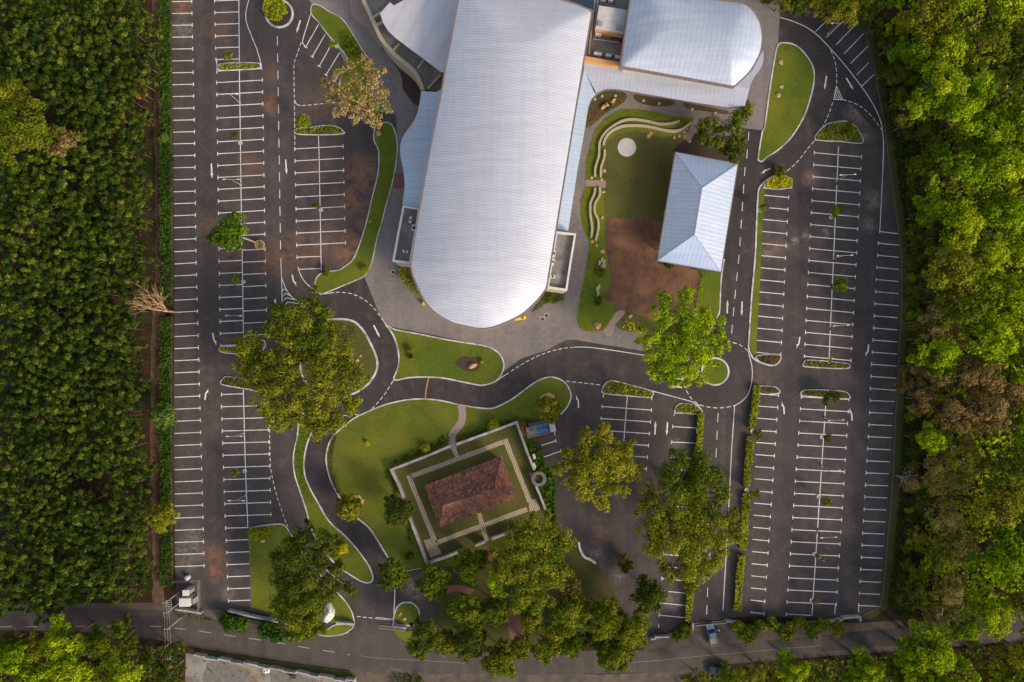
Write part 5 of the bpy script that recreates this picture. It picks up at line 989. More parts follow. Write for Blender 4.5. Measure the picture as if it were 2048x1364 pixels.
# ground cover
def cover(px, dens, z1, leaf, mat, name='ground_cover', clump=.1, z0=.05):
    link(name, scatter([G(p) for p in px], dens, z0, z1, leaf, M[mat], name, clump), None, None, None, None, 'stuff')
cover([(604, 845), (597, 873), (591, 899), (589, 924), (592, 950), (601, 978), (612, 1010), (632, 1002), (622, 984), (609, 954), (606, 925), (611, 893), (620, 869), (632, 848)], 14, .4, .26, 'f_mid')
cover([(1066, 880), (1078, 890), (1092, 930), (1110, 950), (1112, 1050), (1100, 1040), (1080, 975), (1068, 940), (1056, 895)], 34, 1.2, .6, 'f_weed', 'fern_bank', z0=.3)
cover([(785, 930), (842, 907), (902, 882), (903, 870), (890, 862), (870, 885), (820, 905), (780, 925), (770, 950), (800, 1010), (812, 1035), (818, 1090), (826, 1090), (812, 1030), (792, 975)], 14, .6, .35, 'f_dark')
cover([(912, 870), (960, 858), (1030, 832), (1070, 838), (1050, 845), (1033, 840), (913, 884)], 22, .7, .35, 'f_dark')
cover([(800, 535), (822, 540), (838, 575), (846, 600), (835, 592), (815, 572), (795, 550)], 40, 1.0, .35, 'f_hedge', 'shrub_bed'); cover([(1093, 582), (1112, 583), (1130, 588), (1128, 600), (1112, 606), (1090, 608), (1070, 622), (1062, 625), (1080, 600)], 40, 1.0, .35, 'f_mid', 'shrub_bed')
cover(spline(north)+[(1384, 250), (1340, 240), (1290, 235), (1245, 236), (1210, 256), (1192, 285), (1192, 315), (1184, 350), (1176, 358)], 5, .3, .2, 'f_mid', clump=.5)
cover([(1165, 378), (1180, 380), (1176, 420), (1178, 460), (1196, 490), (1190, 560), (1200, 600), (1160, 640), (1158, 600), (1176, 520), (1180, 484), (1168, 456), (1163, 428), (1163, 400)], 5, .35, .22, 'f_mid', clump=.5)
cover([(1178, 205), (1220, 185), (1250, 192), (1240, 212), (1205, 232), (1175, 252)], 14, .2, .2, 'f_brown'); cover([(1200, 204), (1222, 203), (1226, 214), (1214, 224), (1202, 216)], 20, .5, .35, 'f_weed')
cover([(690, 70), (708, 78), (724, 108), (735, 125), (700, 122), (684, 90)], 26, 1.4, .4, 'f_mid', 'shrub_bed'); cover([(630, 640), (700, 650), (715, 665), (705, 700), (690, 720), (640, 720), (610, 700), (608, 670)], 12, 1.0, .3, 'f_mid', 'shrub_bed', .5)
cover([(1404, 545), (1412, 545), (1400, 610), (1390, 622)], 20, .4, .25, 'f_hedge'); cover([(1250, 640), (1275, 650), (1290, 668), (1262, 664), (1245, 655)], 22, .5, .3, 'f_hedgeyel')
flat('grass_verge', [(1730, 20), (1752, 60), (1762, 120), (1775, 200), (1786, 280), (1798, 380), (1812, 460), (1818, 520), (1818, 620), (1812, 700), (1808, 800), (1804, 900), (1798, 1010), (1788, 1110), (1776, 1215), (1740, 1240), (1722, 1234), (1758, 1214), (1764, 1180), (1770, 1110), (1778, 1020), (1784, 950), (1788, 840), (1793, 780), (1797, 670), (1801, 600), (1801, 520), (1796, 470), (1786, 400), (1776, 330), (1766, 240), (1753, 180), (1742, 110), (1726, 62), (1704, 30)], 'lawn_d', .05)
cover([(1766, 240), (1790, 330), (1800, 420), (1812, 500), (1812, 620), (1806, 760), (1800, 880), (1795, 1000), (1782, 1110), (1774, 1215), (1800, 1235), (1845, 1230), (1840, 900), (1845, 500), (1820, 250), (1790, 60), (1735, 20), (1752, 120)], 16, .5, .34, 'f_weed', 'verge_weeds')
cover([(285, -30), (312, -30), (330, 500), (325, 900), (330, 1200), (290, 1215), (280, 800), (300, 300)], 1.6, .3, .3, 'f_weed', 'verge_weeds', .55)
cover([(-40, -40), (296, -40), (300, 400), (285, 900), (296, 1205), (-40, 1215)], 2.2, .9, .4, 'f_dark', 'undergrowth', .45)
cover([(1800, -60), (2160, -60), (2160, 1225), (1830, 1245), (1845, 900), (1850, 500), (1830, 250)], 8, 3.0, .6, 'f_bright', 'undergrowth', .1)
cover([(-40, 1275), (150, 1268), (300, 1285), (372, 1300), (366, 1420), (-40, 1420)], 4, 1.2, .7, 'f_dark', 'undergrowth', .2); cover([(1360, 1352), (1430, 1345), (1640, 1318), (1820, 1308), (2060, 1285), (2060, 1420), (1350, 1420)], 6, 1.2, .6, 'f_mid', 'undergrowth', .2)
cover([(352, 1222), (400, 1228), (440, 1242), (420, 1244), (352, 1232)], 14, .5, .3, 'f_mid'); cover([(395, 1301), (600, 1331), (704, 1346), (704, 1356), (600, 1343), (392, 1309)], 8, .35, .25, 'f_dark'); cover([(790, 1345), (840, 1347), (850, 1364), (780, 1370)], 20, .6, .35, 'f_dark')
cover([(1540, -30), (1760, -30), (1745, 40), (1700, 20), (1620, 10), (1560, 8)], 10, 1.6, .5, 'f_mid', 'undergrowth')
# shrubs and small plants
def shrub(p, r, mat, label, h=None, name='shrub', cat='shrub', leaf=.3, group=None, dens=1.0):
    h = h or r*SC*1.3; L = [(random.uniform(-.35, .35)*r*SC, random.uniform(-.35, .35)*r*SC, h*random.uniform(.45, .75), r*SC*random.uniform(.5, .75)) for i in range(6)]+[(0, 0, h*.7, r*SC*.75)]
    t = thing(name, label, cat, (*G(p), 0), 0, group); link('stem', limbs(L, .05, M['bark'], 1, 'stem'), t); link('foliage', crown('foliage', L, M[mat], leaf, dens), t); return t
for p, r, mt, l in (((787, 548), 12, 'f_hedge', 'x'),): pass
for i, (p, r) in enumerate([((465, 1240), 22), ((492, 1244), 18), ((455, 1232), 12), ((540, 1252), 20), ((560, 1262), 18), ((590, 1262), 18), ((615, 1262), 14)]):
    shrub(p, r, 'f_weed', 'leafy green shrub in the row on the road side of the wall, west of the entrance', h=2.2, group='roadside shrubs west of the entrance', leaf=.5)
for i, (p, r) in enumerate([((1470, 1245), 16), ((1488, 1262), 22), ((1515, 1244), 14), ((1540, 1240), 16), ((1563, 1256), 20), ((1590, 1240), 14), ((1617, 1252), 18), ((1640, 1240), 14), ((1668, 1250), 16), ((1365, 1256), 16), ((1352, 1262), 14)]):
    shrub(p, r, 'f_mid', 'dark green shrub in the row along the wall south of the eastern rows', h=2.4, group='roadside shrubs south of the eastern rows', leaf=.5)
for p, r, mt, l in (((515, 1066), 14, 'f_hedge', 'bright green shrub at the top left corner of the striped lawn'), ((536, 1060), 8, 'f_hedge', 'small bright shrub at the top edge of the striped lawn'), ((853, 895), 11, 'f_hedge', 'bright leafy shrub outside the garden wall, left of the pink path'),
                    ((985, 850), 13, 'f_hedge', 'bright leafy shrub outside the garden wall, right of the pink path'), ((822, 700), 8, 'f_yel', 'thin yellowish shrub on the west part of the lawn striped beside the hall'), ((824, 716), 7, 'f_yel', 'small shrub below the thin yellowish one on the striped lawn'),
                    ((964, 722), 5, 'f_hedge', 'tiny bright shrub at the east side of the kidney bed'), ((741, 443), 4, 'f_hedgeyel', 'small lime shrub on the narrow lawn strip west of the hall'), ((733, 540), 8, 'f_hedge', 'shrub at the south-east corner of the narrow lawn strip'), ((655, 545), 10, 'f_mid', 'darker shrub at the rounded south-west end of the narrow lawn strip'),
                    ((688, 1095), 12, 'f_hedgeyel', 'golden rounded shrub on the crescent lawn'), ((672, 1102), 12, 'f_mid', 'green shrub beside the golden one on the crescent lawn'), ((663, 1076), 10, 'f_brown', 'brown-tipped shrub on the crescent lawn'), ((735, 885), 5, 'f_hedgeyel', 'tiny yellow plant in the middle of the big south lawn'),
                    ((335, 279), 13, 'f_pale', 'pale green bush bulging from the western hedge'), ((1198, 545), 12, 'f_mid', 'loose green shrub between the two groups of cream blocks'), ((1195, 603), 10, 'f_weed', 'dark fern-like shrub at the south of the cream blocks'), ((1335, 530), 10, 'f_dark', 'dark shrub peeking out under the pavilion south-west corner'),
                    ((1554, 345), 13, 'f_mid', 'dark sapling behind the golden shrub block'), ((1385, 533), 8, 'f_dark', 'small dark shrub under the south eave of the pavilion'), ((820, 1110), 10, 'f_dark', 'dark bush against the south-west corner of the garden wall'), ((725, 1070), 7, 'f_mid', 'x')):
    if l != 'x': shrub(p, r, mt, l)
# saplings along the parking rows: base, crown centre px, radius
for b_, p, r, h_, mt, l in (((477, 131), (457, 112), 13, 4.5, 'f_mid', 'small leafy sapling leaning over the long planter at the top left'), ((481, 286), (469, 270), 8, 3.6, 'f_mid', 'thin sapling in a stone ring, first in the western double row'), ((487, 564), (472, 560), 13, 3.6, 'f_yel', 'thin yellowish sapling in the western double row above the big trees'),
                            ((490, 942), (472, 944), 10, 4.2, 'f_mid', 'thin sapling in a round ring in the lower western rows'), ((642, 420), (634, 412), 11, 3.0, 'f_mid', 'dark sapling in the third parking column'), ((626, 259), (605, 246), 19, 4.8, 'f_hedge', 'bright sapling at the west end of the rounded planter above the third column'),
                            ((500, 695), (480, 684), 14, 4.0, 'f_yel', 'yellowish sapling at the planter ending the upper western rows'), ((1662, 435), (1678, 427), 20, 4.0, 'f_mid', 'spiky green sapling in the upper eastern double row, northern one'), ((1668, 575), (1683, 571), 20, 3.6, 'f_mid', 'spiky green sapling in the upper eastern double row, southern one'),
                            ((1652, 784), (1661, 792), 20, 3.0, 'f_dark', 'dense dark sapling on the narrow planter starting the lower eastern rows'), ((1676, 272), (1694, 258), 16, 3.5, 'f_mid', 'leafy sapling on the dome-shaped planter'), ((1519, 420), (1528, 414), 13, 3.0, 'f_mid', 'round sapling on the grass strip beside the upper eastern road'),
                            ((1504, 862), (1516, 868), 12, 3.0, 'f_mid', 'small sapling in the gap between the first two hedge segments'), ((1492, 980), (1508, 988), 13, 3.4, 'f_mid', 'small sapling in the gap between the second and third hedge segments'), ((1238, 785), (1246, 776), 14, 3.4, 'f_hedge', 'bright sapling on the wedge planter above the small middle bays'),
                            ((1643, 874), (1653, 875), 10, 3.0, 'f_dark', 'faint thin sapling in a ring, northern one of the lower eastern rows'), ((1637, 993), (1652, 1000), 13, 3.2, 'f_mid', 'wispy sapling in the middle of the lower eastern rows'), ((1628, 1108), (1640, 1116), 12, 3.2, 'f_brown', 'wispy brownish sapling low in the eastern rows'),
                            ((1623, 1200), (1632, 1204), 10, 3.0, 'f_brown', 'faint brownish sapling at the bottom of the eastern rows'), ((1658, 723), (1661, 718), 8, 2.4, 'f_hedge', 'tiny bright sapling on the planter ending the upper eastern rows'), ((674, 93), (666, 86), 11, 3.0, 'f_hedge', 'sapling at the kerb of the slanted bays')):
    k = max(3, int(r/3)); lob = [(p[0]+random.uniform(-.55, .55)*r, p[1]+random.uniform(-.55, .55)*r, r*random.uniform(.32, .5)) for _ in range(k+2)]
    t = tree('sapling', lob, h_, mt, l, 'sapling', base=b_, leaf=.26, dens=.75, trunk_r=.05, dz=.6, gap=.1, sub=1)
    m_ = MB(); m_.lathe((0, 0, 0), [(.42, 0), (.42, .16), (.32, .17), (.3, .08), (.02, .1)], 14); m_.build('planting_ring', M['kerb'], t)

# ---------------- feature trees
tree('potted_tree', [(440, 470, 18), (432, 478, 14), (455, 458, 22), (470, 450, 20), (480, 465, 18), (462, 478, 20), (448, 486, 14), (475, 482, 14), (472, 440, 12)], 15, 'f_weedb', 'dense bright green tree leaning over the western row from a round stone planter', base=(520, 488), leaf=.4, dens=1.15, trunk_r=.16, bark='palebark', fork=.75)
p_ = thing('round_planter', 'round stone planter ring at the foot of the dense green tree', 'planter', (*G((521, 490)), 0)); m_ = MB(); m_.lathe((0, 0, 0), [(.95, 0), (1.0, .5), (.75, .52), (.72, .35)], 20); m_.build('rim', M['rock'], p_); m_ = MB(); m_.lathe((0, 0, 0), [(.74, .3), (.02, .36)], 16); m_.build('soil', M['bedsoil'], p_)
link('plants', scatter([(.6*math.cos(a*.6283), .6*math.sin(a*.6283)) for a in range(10)], 40, .3, .8, .3, M['f_yel'], 'plants'), p_)
bl = [(665, 175, 16), (660, 200, 15), (680, 150, 17), (690, 215, 17), (700, 135, 15), (710, 165, 20), (735, 140, 18), (750, 165, 17), (765, 190, 17), (770, 215, 13), (745, 210, 18), (720, 190, 20), (712, 228, 16), (735, 232, 15), (755, 235, 12), (690, 185, 18), (722, 120, 12), (757, 145, 12), (648, 165, 10), (675, 225, 12), (748, 246, 10)]
tree('blossoming_tree', bl, 17, 'f_blossom', 'tall sparse tree with brownish blossom and visible orange limbs, by the narrow lawn strip', base=(762, 262), leaf=.34, dens=.5, trunk_r=.26, bark='rock', sub=5, gap=.0, fork=.55, puff=.3)
big = dict(leaf=.36, dens=1.0, trunk_r=.38)
tree('spreading_tree', [(628, 602, 24), (645, 622, 22), (600, 632, 32), (565, 640, 28), (552, 660, 24), (575, 680, 34), (618, 672, 34), (640, 655, 22), (605, 700, 26), (560, 618, 18)], 12, 'f_mid', 'northern crown of the big spreading tree group over the egg-shaped island', **big)
tree('spreading_tree', [(505, 695, 30), (490, 725, 24), (535, 718, 36), (512, 752, 30), (560, 765, 34), (525, 795, 26), (580, 730, 34), (580, 815, 34), (556, 838, 26), (600, 835, 20), (535, 815, 20), (608, 780, 24)], 12.5, 'f_yel', 'western yellow-green crown of the big spreading tree group, over the parking rows', **big)
tree('spreading_tree', [(655, 700, 26), (650, 735, 34), (690, 745, 30), (640, 780, 34), (690, 785, 28), (706, 812, 22), (650, 820, 32), (645, 850, 28), (672, 842, 24), (720, 760, 16), (634, 868, 14), (690, 700, 18)], 12, 'f_yel', 'south-eastern crown of the big spreading tree group, reaching the curved drive', **big)
tree('broad_tree', [(1330, 603, 17), (1372, 596, 20), (1322, 640, 28), (1365, 640, 34), (1405, 650, 28), (1300, 672, 24), (1338, 690, 36), (1385, 690, 36), (1428, 672, 22), (1300, 708, 20), (1330, 735, 26), (1370, 735, 28), (1410, 715, 24), (1440, 690, 18), (1300, 742, 22), (1398, 755, 16), (1345, 762, 16), (1440, 640, 12)], 12, 'f_bright', 'broad bright green tree between the courtyard and the eastern roundabout', **big)
tree('broad_tree', [(1175, 885, 22), (1205, 875, 24), (1240, 895, 26), (1160, 915, 32), (1200, 920, 36), (1240, 930, 32), (1135, 925, 18), (1262, 945, 20), (1150, 955, 28), (1190, 965, 32), (1228, 975, 28), (1205, 1000, 20), (1165, 985, 20), (1118, 940, 12), (1205, 858, 12)], 11, 'f_yel', 'round yellow-green tree overhanging the small middle bays, east of the walled garden', **big)
tree('broad_tree', [(1360, 925, 26), (1400, 930, 34), (1335, 955, 30), (1385, 965, 38), (1425, 960, 28), (1300, 990, 28), (1345, 1000, 36), (1395, 1005, 38), (1440, 990, 20), (1290, 1015, 18), (1325, 1025, 24)], 12, 'f_mid', 'northern half of the largest eastern tree mass, over the lower road', **big)
tree('broad_tree', [(1300, 1050, 26), (1340, 1060, 34), (1385, 1050, 36), (1430, 1040, 34), (1465, 1045, 24), (1310, 1090, 28), (1350, 1100, 34), (1400, 1095, 36), (1445, 1085, 28), (1475, 1070, 16), (1345, 1140, 24), (1385, 1140, 30), (1420, 1125, 24), (1388, 1170, 18), (1490, 1015, 10)], 12, 'f_yel', 'southern yellow half of the largest eastern tree mass, over the lower hedge', **big)
tree('broad_tree', [(1055, 1055, 26), (1090, 1060, 30), (1125, 1075, 26), (1035, 1080, 28), (1075, 1095, 34), (1115, 1110, 32), (1010, 1105, 26), (1045, 1125, 34), (1090, 1140, 34), (1015, 1145, 26), (1060, 1165, 34), (1040, 1195, 26), (1085, 1190, 28), (1118, 1150, 24), (1070, 1215, 16)], 13, 'f_mid', 'largest dark green tree, just south-east of the walled garden', **big)
tree('small_tree', [(992, 1140, 18), (985, 1165, 15), (1002, 1180, 14), (990, 1185, 10)], 10, 'f_bright', 'bright lime tree at the left flank of the largest dark garden tree', leaf=.42)
tree('small_tree', [(1142, 1160, 18), (1135, 1182, 16), (1150, 1178, 12)], 9, 'f_brown', 'brownish round tree at the right flank of the largest dark garden tree', leaf=.34)
tree('broad_tree', [(605, 1065, 22), (585, 1085, 28), (625, 1085, 30), (655, 1085, 20), (570, 1115, 26), (605, 1125, 34), (645, 1120, 30), (678, 1135, 20), (560, 1150, 24), (590, 1165, 32), (630, 1165, 34), (668, 1170, 26), (700, 1180, 14)], 11, 'f_dark', 'dark tree over the west drive, south of the crescent lawn', **big)
tree('broad_tree', [(570, 1195, 28), (605, 1200, 34), (632, 1196, 26), (560, 1220, 22), (590, 1235, 30), (618, 1240, 26), (640, 1258, 14), (600, 1262, 16)], 10, 'f_mid', 'green tree over the striped lawn corner beside the monument rock', **big)
tree('small_tree', [(1405, 258, 18), (1425, 245, 16), (1440, 262, 17), (1415, 278, 18), (1435, 285, 13), (1400, 275, 12)], 7, 'f_mid', 'rounded olive-green tree north of the pavilion', leaf=.38)
tree('small_tree', [(1490, 218, 18), (1478, 232, 18), (1465, 248, 15), (1500, 226, 10), (1475, 262, 14)], 8, 'f_mid', 'green tree at the end of the walkway roof', leaf=.42); tree('small_tree', [(1470, 285, 16), (1452, 298, 15), (1478, 302, 13), (1465, 318, 12), (1485, 280, 8)], 6, 'f_dark', 'darker tree between the pavilion and the road', leaf=.4)
bell = [((785, 1152), 26, 'f_mid', 'round green tree where the drive meets the entrance'), ((866, 1160), 26, 'f_mid', 'bell-shaped tree at the west end of the park lawn'), ((872, 1185), 16, 'f_yel', 'small yellowish tree below the bell-shaped one at the park lawn west end'), ((943, 1128), 28, 'f_mid', 'round tree directly below the garden wall south gap'),
        ((932, 1221), 30, 'f_mid', 'dark round tree in the park lawn beneath the curved brick path'), ((940, 1284), 28, 'f_dark', 'round tree at the road edge, second from the entrance'), ((850, 1278), 32, 'f_dark', 'pointed dark tree at the road edge beside the entrance verge'), ((897, 1288), 20, 'f_mid', 'low loose tree between the two nearest the entrance on the road edge'),
        ((986, 1222), 26, 'f_dark', 'dark round tree left of the red brick patch'), ((1062, 1240), 20, 'f_yel', 'small yellowish tree right of the red brick patch'), ((1136, 1228), 34, 'f_mid', 'round tree south of the brownish one in the park'), ((1208, 1240), 33, 'f_mid', 'round tree with yellow south rim in the middle of the park corner'),
        ((1266, 1256), 30, 'f_mid', 'easternmost round tree of the park corner, beside the asphalt'), ((1114, 1266), 22, 'f_yel', 'narrow yellowish tree below the park round tree'), ((1143, 1290), 22, 'f_mid', 'small tree at the road edge south of the park round tree'), ((1190, 1272), 20, 'f_dark', 'dark small tree wedged between the park round trees'),
        ((1232, 1308), 30, 'f_mid', 'tree hanging over the road, furthest east at the park corner'), ((1297, 1192), 28, 'f_dark', 'isolated dark round tree on the asphalt beside the last middle bays'), ((1096, 1300), 22, 'f_mid', 'loose tree at the road edge below the red brick patch'), ((1045, 1292), 20, 'f_mid', 'loose tree at the road edge left of the power wires'),
        ((1000, 1320), 30, 'f_mid', 'tall loose tree straddling the road edge at the bottom centre'), ((793, 1022), 24, 'f_dark', 'dark round tree filling the gap in the garden west wall'), ((697, 1016), 21, 'f_yel', 'round yellowish shrub-tree between the drive and the big lawn'), ((1098, 816), 21, 'f_yel', 'round tree in a ring of stones near the flatbed truck'),
        ((325, 826), 21, 'f_pale', 'pale round tree on the western hedge, halfway down'), ((325, 1036), 24, 'f_yel', 'yellowish spreading tree on the western hedge, low down'), ((1252, 1132), 10, 'f_mid', 'small half-red bush standing alone on the dark asphalt'), ((1244, 1118), 9, 'f_brown', 'small reddish bush standing alone on the dark asphalt')]
for (p, r, mt, l) in bell:
    lob = [(p[0], p[1], r*.75)]+[(p[0]+r*.66*math.cos(a), p[1]+r*.7*math.sin(a), r*random.uniform(.48, .66)) for a in (random.uniform(0, 1)+i*6.283/8 for i in range(8))]
    tree('round_tree', lob, max(2.5, r*.27), mt, l, 'tree', leaf=.36, dens=1.15, trunk_r=.18, dz=r*.06, puff=.4)
# dead and bare trees
def bare_tree(px, h, r0, label, seed, sp=.75, mat='palebark', lv=4, base=None):
    t = thing('bare_tree', label, 'bare tree', (*G(px), 0)); link('trunk', bare(r0, h, sp, lv, M[mat], seed), t); return t
bare_tree((352, 624), 9.5, .26, 'leafless pale tree leaning out over the western hedge', 3, .62, 'rock')
for i, (p, h_) in enumerate((((1930, 935), 9), ((1905, 955), 8), ((1818, 960), 5), ((1905, 1235), 8), ((1985, 140), 10), ((1900, 600), 9), ((1960, 480), 11), ((1915, 520), 9))):
    q0 = V(p, h_*.9); q0 = (q0.x/.1+1024, 682-q0.y/.1); bare_tree(q0, h_, .22, ['leafless grey tree beside the dark gap right of the stone well level', 'leafless grey tree just left of the other at the dark gap', 'leafless twiggy tree at the wood edge above the olive crowns', 'leafless twiggy tree low in the eastern wood near the road end', 'pale bare limbs among the upper bright crowns of the eastern wood', 'bare limbs just above the pale yellow sparse tree', 'bare brown limbs among bright crowns level with the first single eastern bays', 'bare limbs left of centre in the wood, level with the pavilion south eave'][i], 11+i, .8)['group'] = 'bare trees in the eastern wood'

# ---------------- eastern wood and others: shared variants
VAR = {}
def variants(key, mat, n, leaf=.36, dens=.95, gap=.0):
    out = []
    for i in range(n):
        L = [(0, 0, 10.6, 2.4)]
        for j in range(17): a = random.uniform(0, 6.28); rr = random.uniform(1.4, 4.3); L.append((rr*math.cos(a), rr*math.sin(a), 10.6-rr*rr*.13+random.uniform(-1.5, 1.1), random.uniform(.8, 1.8)))
        out.append((crown('crown', L, M[mat], leaf, dens, .34, gap), limbs(L, .28, M['bark'])))
    VAR[key] = out
for k_, m_, n_ in (('bright', 'f_bright', 5), ('yel', 'f_yel', 2), ('mid', 'f_mid', 3), ('dark', 'f_dark', 2), ('brown', 'f_brown', 2), ('tan', 'f_tan', 2)): variants(k_, m_, n_)
WL = {'bright': ('yellow-green billowing tree in the dense eastern wood', 'bright trees of the eastern wood'), 'mid': ('mid-green tree in the dense eastern wood', 'mid-green trees of the eastern wood'), 'dark': ('dark green low tree along the shaded edge of the eastern wood', 'dark edge trees of the eastern wood'),
      'brown': ('brownish flowering tree in the eastern wood', 'brown trees of the eastern wood'), 'tan': ('tan', 'tan twiggy trees of the eastern wood'), 'yel': ('olive-yellow tree in the eastern wood', 'olive trees of the eastern wood')}
LAND = [(40, 'the top edge bays'), (120, 'the teardrop lawn top'), (200, 'the striped triangle marking'), (280, 'the dome-shaped planter'), (360, 'the golden shrub block'), (440, 'the northern spiky sapling'), (520, 'the second eastern lamp'), (600, 'the southern spiky sapling'),
        (680, 'the white upper arrows'), (755, 'the roundabout'), (840, 'the first lower hedge'), (930, 'the small middle bays'), (1020, 'the stone well'), (1110, 'the third lower hedge'), (1200, 'the last eastern bays'), (1290, 'the fresh road surface'), (9999, 'the bottom road thicket')]
def wood_label(key, p):
    at_ = next(n for y, n in LAND if p[1] <= y); dp = 'at its inner edge' if p[0] < 1850 else 'one crown in' if p[0] < 1900 else 'midway in' if p[0] < 1950 else 'deeper in' if p[0] < 2000 else 'by the picture edge'
    return '%s, %s, opposite %s' % ({'bright': 'yellow-green', 'mid': 'mid-green', 'dark': 'dark low', 'brown': 'brownish', 'tan': 'tan twiggy', 'yel': 'olive'}[key]+' eastern wood tree', dp, at_)
def wood(key, p, s, label=None, group=None):
    label = label or wood_label(key, p)
    h = 10.6*s; q0 = V(p, h); me = random.choice(VAR[key]); l, gr = WL[key]; t = thing('woodland_tree', label or l, 'tree', (q0.x, q0.y, 0), random.uniform(0, 6.28), group or gr); t.scale = (s, s, s*random.uniform(.94, 1.06))
    link('crown', me[0], t); link('trunk', me[1], t)
placed = []
def free(p, d): return all((p[0]-a)**2+(p[1]-b)**2 > ((d+c)*.5)**2 for a, b, c in placed)
special = [((1812, 770), .42, 'brown'), ((1838, 745), .5, 'brown'), ((1850, 800), .62, 'brown'), ((1880, 760), .7, 'brown'), ((1905, 815), .85, 'brown'), ((1930, 755), .85, 'brown'), ((1975, 750), .95, 'brown'), ((1990, 815), 1.05, 'brown'), ((1945, 850), .85, 'brown'), ((2030, 780), .9, 'brown'), ((1870, 935), .6, 'tan'), ((1905, 965), .75, 'tan'), ((1940, 925), .85, 'yel'), ((1830, 970), .4, 'tan'), ((1900, 1045), .8, 'tan'), ((1925, 1100), .85, 'tan'), ((1885, 1125), .7, 'mid'), ((1840, 1080), .5, 'yel'), ((1838, 1150), .42, 'yel'), ((1905, 1180), .75, 'tan'), ((1890, 1240), .6, 'tan'), ((1930, 1265), .7, 'bright'), ((2000, 1340), .9, 'yel')]
for p, s, k_ in special: wood(k_, p, s); placed.append((p[0], p[1], 80*s))
for _ in range(9000):
    p = (random.uniform(1790, 2085), random.uniform(-30, 1400)); edge = 1797 if p[1] < 1000 else 1797-(p[1]-1000)*.1
    if p[1] < 250: edge = 1768-(250-p[1])*.12
    if 1225 < p[1] < 1330 and p[0] < 1850: continue
    hm = HC*(1-(edge+10-1024)/(p[0]-1024)); hm = min(hm, 14.0)
    if hm < 2.6: continue
    s = min(1.3, hm/11.2)*random.uniform(.8, 1.0); dd = 58*s+4
    if not free(p, dd): continue
    placed.append((p[0], p[1], dd)); near = p[0] < edge+75
    k_ = random.choice(['dark', 'mid', 'bright', 'mid']) if near else random.choice(['bright']*8+['mid']*2+['yel'])
    if p[1] > 900 and not near: k_ = random.choice(['bright']*7+['yel', 'mid'])
    wood(k_, p, s)
tree('pale_tree', [(1860, 640, 16), (1885, 630, 20), (1915, 640, 20), (1940, 655, 16), (1870, 665, 18), (1900, 665, 20), (1925, 675, 16), (1880, 685, 12), (1915, 690, 12), (1845, 640, 10)], 9, 'f_blossom', 'pale yellow sparse tree standing out on the edge of the eastern wood', leaf=.36, dens=.5, gap=.1, sub=6, bark='palebark')
ORD = ['first', 'second', 'third', 'fourth', 'fifth', 'sixth', 'seventh', 'eighth', 'ninth', 'tenth', 'eleventh', 'twelfth', 'thirteenth', 'fourteenth']
def ranked(items, row, text):
    for it in items:
        fr = row(it[1]); rk = sorted(q[1][0] for q in items if row(q[1]) == fr).index(it[1][0]); yield it, text % (ORD[rk], 'front' if fr else 'rear')
for (k_, p, s), lb in ranked((('yel', (1570, -4), .5), ('mid', (1600, 2), .5), ('yel', (1635, 4), .55), ('yel', (1700, 14), .75), ('yel', (1672, 12), .6), ('mid', (1740, 10), .6), ('dark', (1765, 40), .55), ('mid', (1735, -15), .8), ('mid', (1540, -16), .4), ('mid', (1785, 90), .5), ('dark', (1780, 140), .45)), lambda p: True, '%s tree from the left in the %s line above the top right slanted bays'):
    wood(k_, p, s, lb, 'trees above the top right bays')
for (k_, p, s), lb in ranked((('bright', (20, 1330), .95), ('yel', (75, 1300), .75), ('bright', (120, 1290), .95), ('bright', (135, 1345), 1.0), ('mid', (215, 1300), .9), ('bright', (255, 1350), .9), ('mid', (235, 1258), .5), ('dark', (300, 1320), .7), ('dark', (335, 1350), .6), ('mid', (190, 1360), .8), ('bright', (60, 1365), .9), ('dark', (350, 1300), .35), ('mid', (10, 1290), .5)), lambda p: p[1] < 1325, '%s tree from the left, %s line of the bottom left clump south of the road'):
    wood(k_, p, s, lb, 'trees south of the road, bottom left')
for (k_, p, s), lb in ranked((('mid', (1460, 1352), .6), ('yel', (1520, 1345), .5), ('bright', (1595, 1342), .75), ('mid', (1400, 1366), .5), ('bright', (1745, 1345), .8), ('mid', (1700, 1350), .6), ('mid', (1650, 1362), .45), ('bright', (1840, 1320), .8), ('mid', (1800, 1352), .6), ('bright', (1885, 1305), .85), ('mid', (1550, 1366), .5)), lambda p: p[1] < 1348, '%s tree from the left, %s line of the bottom right thicket south of the road'):
    wood(k_, p, s, lb, 'trees south of the road, bottom right')
# big old trees in the western plantation
tree('old_tree', [(20, 195, 34), (-10, 220, 34), (55, 220, 30), (80, 250, 26), (40, 250, 36), (10, 270, 36), (60, 285, 28), (20, 310, 26), (90, 275, 16), (-20, 290, 30)], 15, 'f_mid', 'huge feathery old tree rising above the plantation at the left edge', **big)
tree('old_tree', [(115, 265, 18), (135, 285, 18), (118, 300, 16), (150, 270, 14), (98, 290, 14)], 11, 'f_brown', 'dull brownish tree beside the huge old tree in the plantation', leaf=.42, dens=.6)
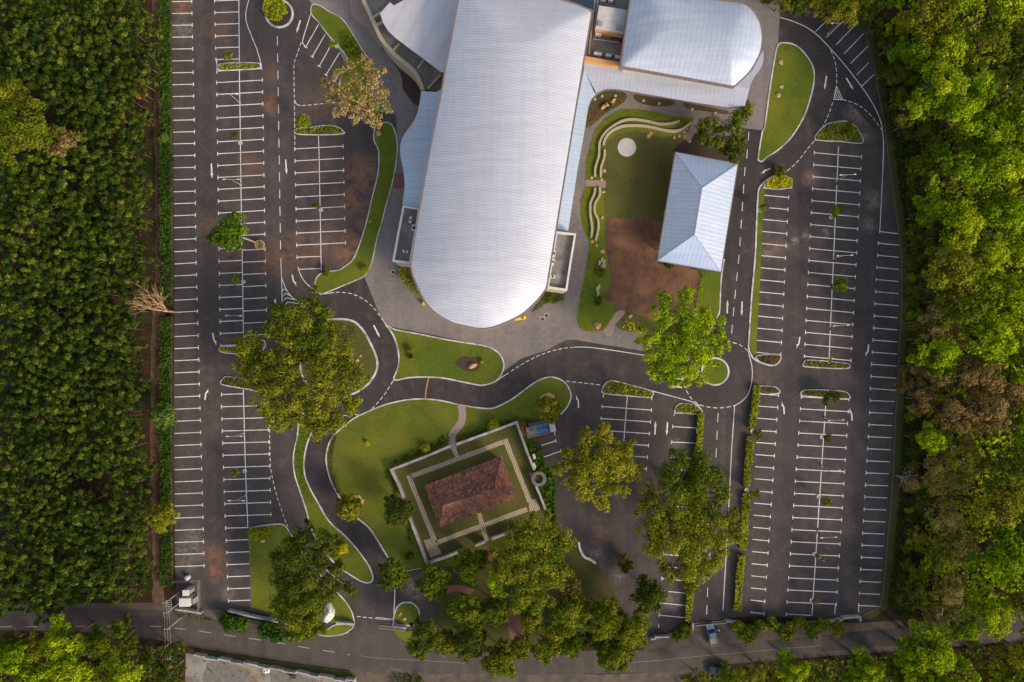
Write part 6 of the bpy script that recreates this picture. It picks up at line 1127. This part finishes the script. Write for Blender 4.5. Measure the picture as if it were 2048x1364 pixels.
# plantation
PV = []
for i in range(7):
    L = [(0, 0, 7.0, .5)]
    for j in range(26): a = random.uniform(0, 6.28); rr = 2.55*math.sqrt(random.uniform(.02, 1)); L.append((rr*math.cos(a), rr*math.sin(a), 6.8-rr*.22+random.uniform(-1.5, 1.0), random.uniform(.30, .48)))
    PV.append((crown('crown', L, M['f_plant'], .21, 1.2, .8, .0), limbs(L, .055, M['bark'], 0, fork=.8)))
np_, gx = 0, 36.5; cand = []
for iy in range(36):
    for ix in range(9): cand.append((4+ix*gx+(iy % 2)*gx*.5+random.uniform(-8, 8), -14+iy*35.2+random.uniform(-8, 8)))
for p in cand:
    lim = 293-(26 if 560 < p[1] < 900 else 0)-(8 if p[1] > 900 else 0)
    if p[0] > lim or p[1] > 1216 or (p[0] < 95 and 175 < p[1] < 320): continue
    if 940 < p[1] < 1010 and 150 < p[0] < 230 and random.random() < .5: continue
    if 300 < p[1] < 420 and 140 < p[0] < 240 and random.random() < .3: continue
    if np_ >= 299: break
    h_ = 6.4; q0 = V(p, h_); me = random.choice(PV); s = random.uniform(.82, 1.12)*(.85 if p[0] > 270 else 1)
    t = thing('plantation_tree', 'small slender dark green tree in the close rows of the western plantation', 'tree', (q0.x, q0.y, 0), random.uniform(0, 6.28), 'trees of the western plantation'); t.scale = (s*1.12, s*1.12, s); link('crown', me[0], t); link('trunk', me[1], t); np_ += 1
WLAND = [(30, 'the circular shrub island'), (140, 'the first long planter'), (215, 'the first western lamp'), (290, 'the pale hedge bush'), (370, 'the second western lamp'), (450, 'the potted tree crown'), (530, 'the round stone planter'), (620, 'the bare leaning tree'), (700, 'the upper hooked arrow'), (790, 'the wedge planter'),
         (870, 'the fourth western lamp'), (950, 'the fern ring sapling'), (1040, 'the striped lawn top'), (1130, 'the last western bays'), (9999, 'the transformer corner')]
DEP = [(45, 'at the picture edge'), (115, 'near the picture edge'), (185, 'midway in'), (240, 'near the earth track'), (999, 'along the earth track')]
from collections import defaultdict
byl = defaultdict(list)
for o in list(COL.objects):
    if o.name.startswith('plantation_tree') and not o.parent:
        px = o.location.x*.0+1024+(o.location.x/SC)*HC/(HC-6.4); py = 682-(o.location.y/SC)*HC/(HC-6.4)
        o['label'] = 'slender plantation tree %s, level with %s' % (next(t for d_, t in DEP if px <= d_), next(t for d_, t in WLAND if py <= d_))
    if o.name.startswith('woodland_tree') and not o.parent: byl[o['label']].append(o)
for l, os_ in byl.items():
    if len(os_) > 1:
        os_.sort(key=lambda o: -o.location.y); nm = ['upper', 'lower'] if len(os_) == 2 else ['upper']+['middle']*(len(os_)-2)+['lower']
        for o, q_ in zip(os_, nm): o['label'] = q_+' '+l
for nm, txt in (('roadside shrubs west of the entrance', '%s leafy shrub from the left, road side of the wall west of the entrance'), ('roadside shrubs south of the eastern rows', '%s dark shrub from the left, along the wall below the eastern rows')):
    os_ = sorted([o for o in COL.objects if o.get('group') == nm], key=lambda o: o.location.x)
    for i, o in enumerate(os_): o['label'] = txt % ORD[i]
print('plantation', np_, 'wood', len(placed))
for p in ((180, 265), (195, 272), (298, 205), (218, 355), (155, 638), (232, 395), (308, 200)):
    shrub(p, 7, 'f_orange', 'orange-leaved dying treetop among the green plantation trees', h=6.5, name='dying_tree', cat='tree', group='dying trees in the plantation')
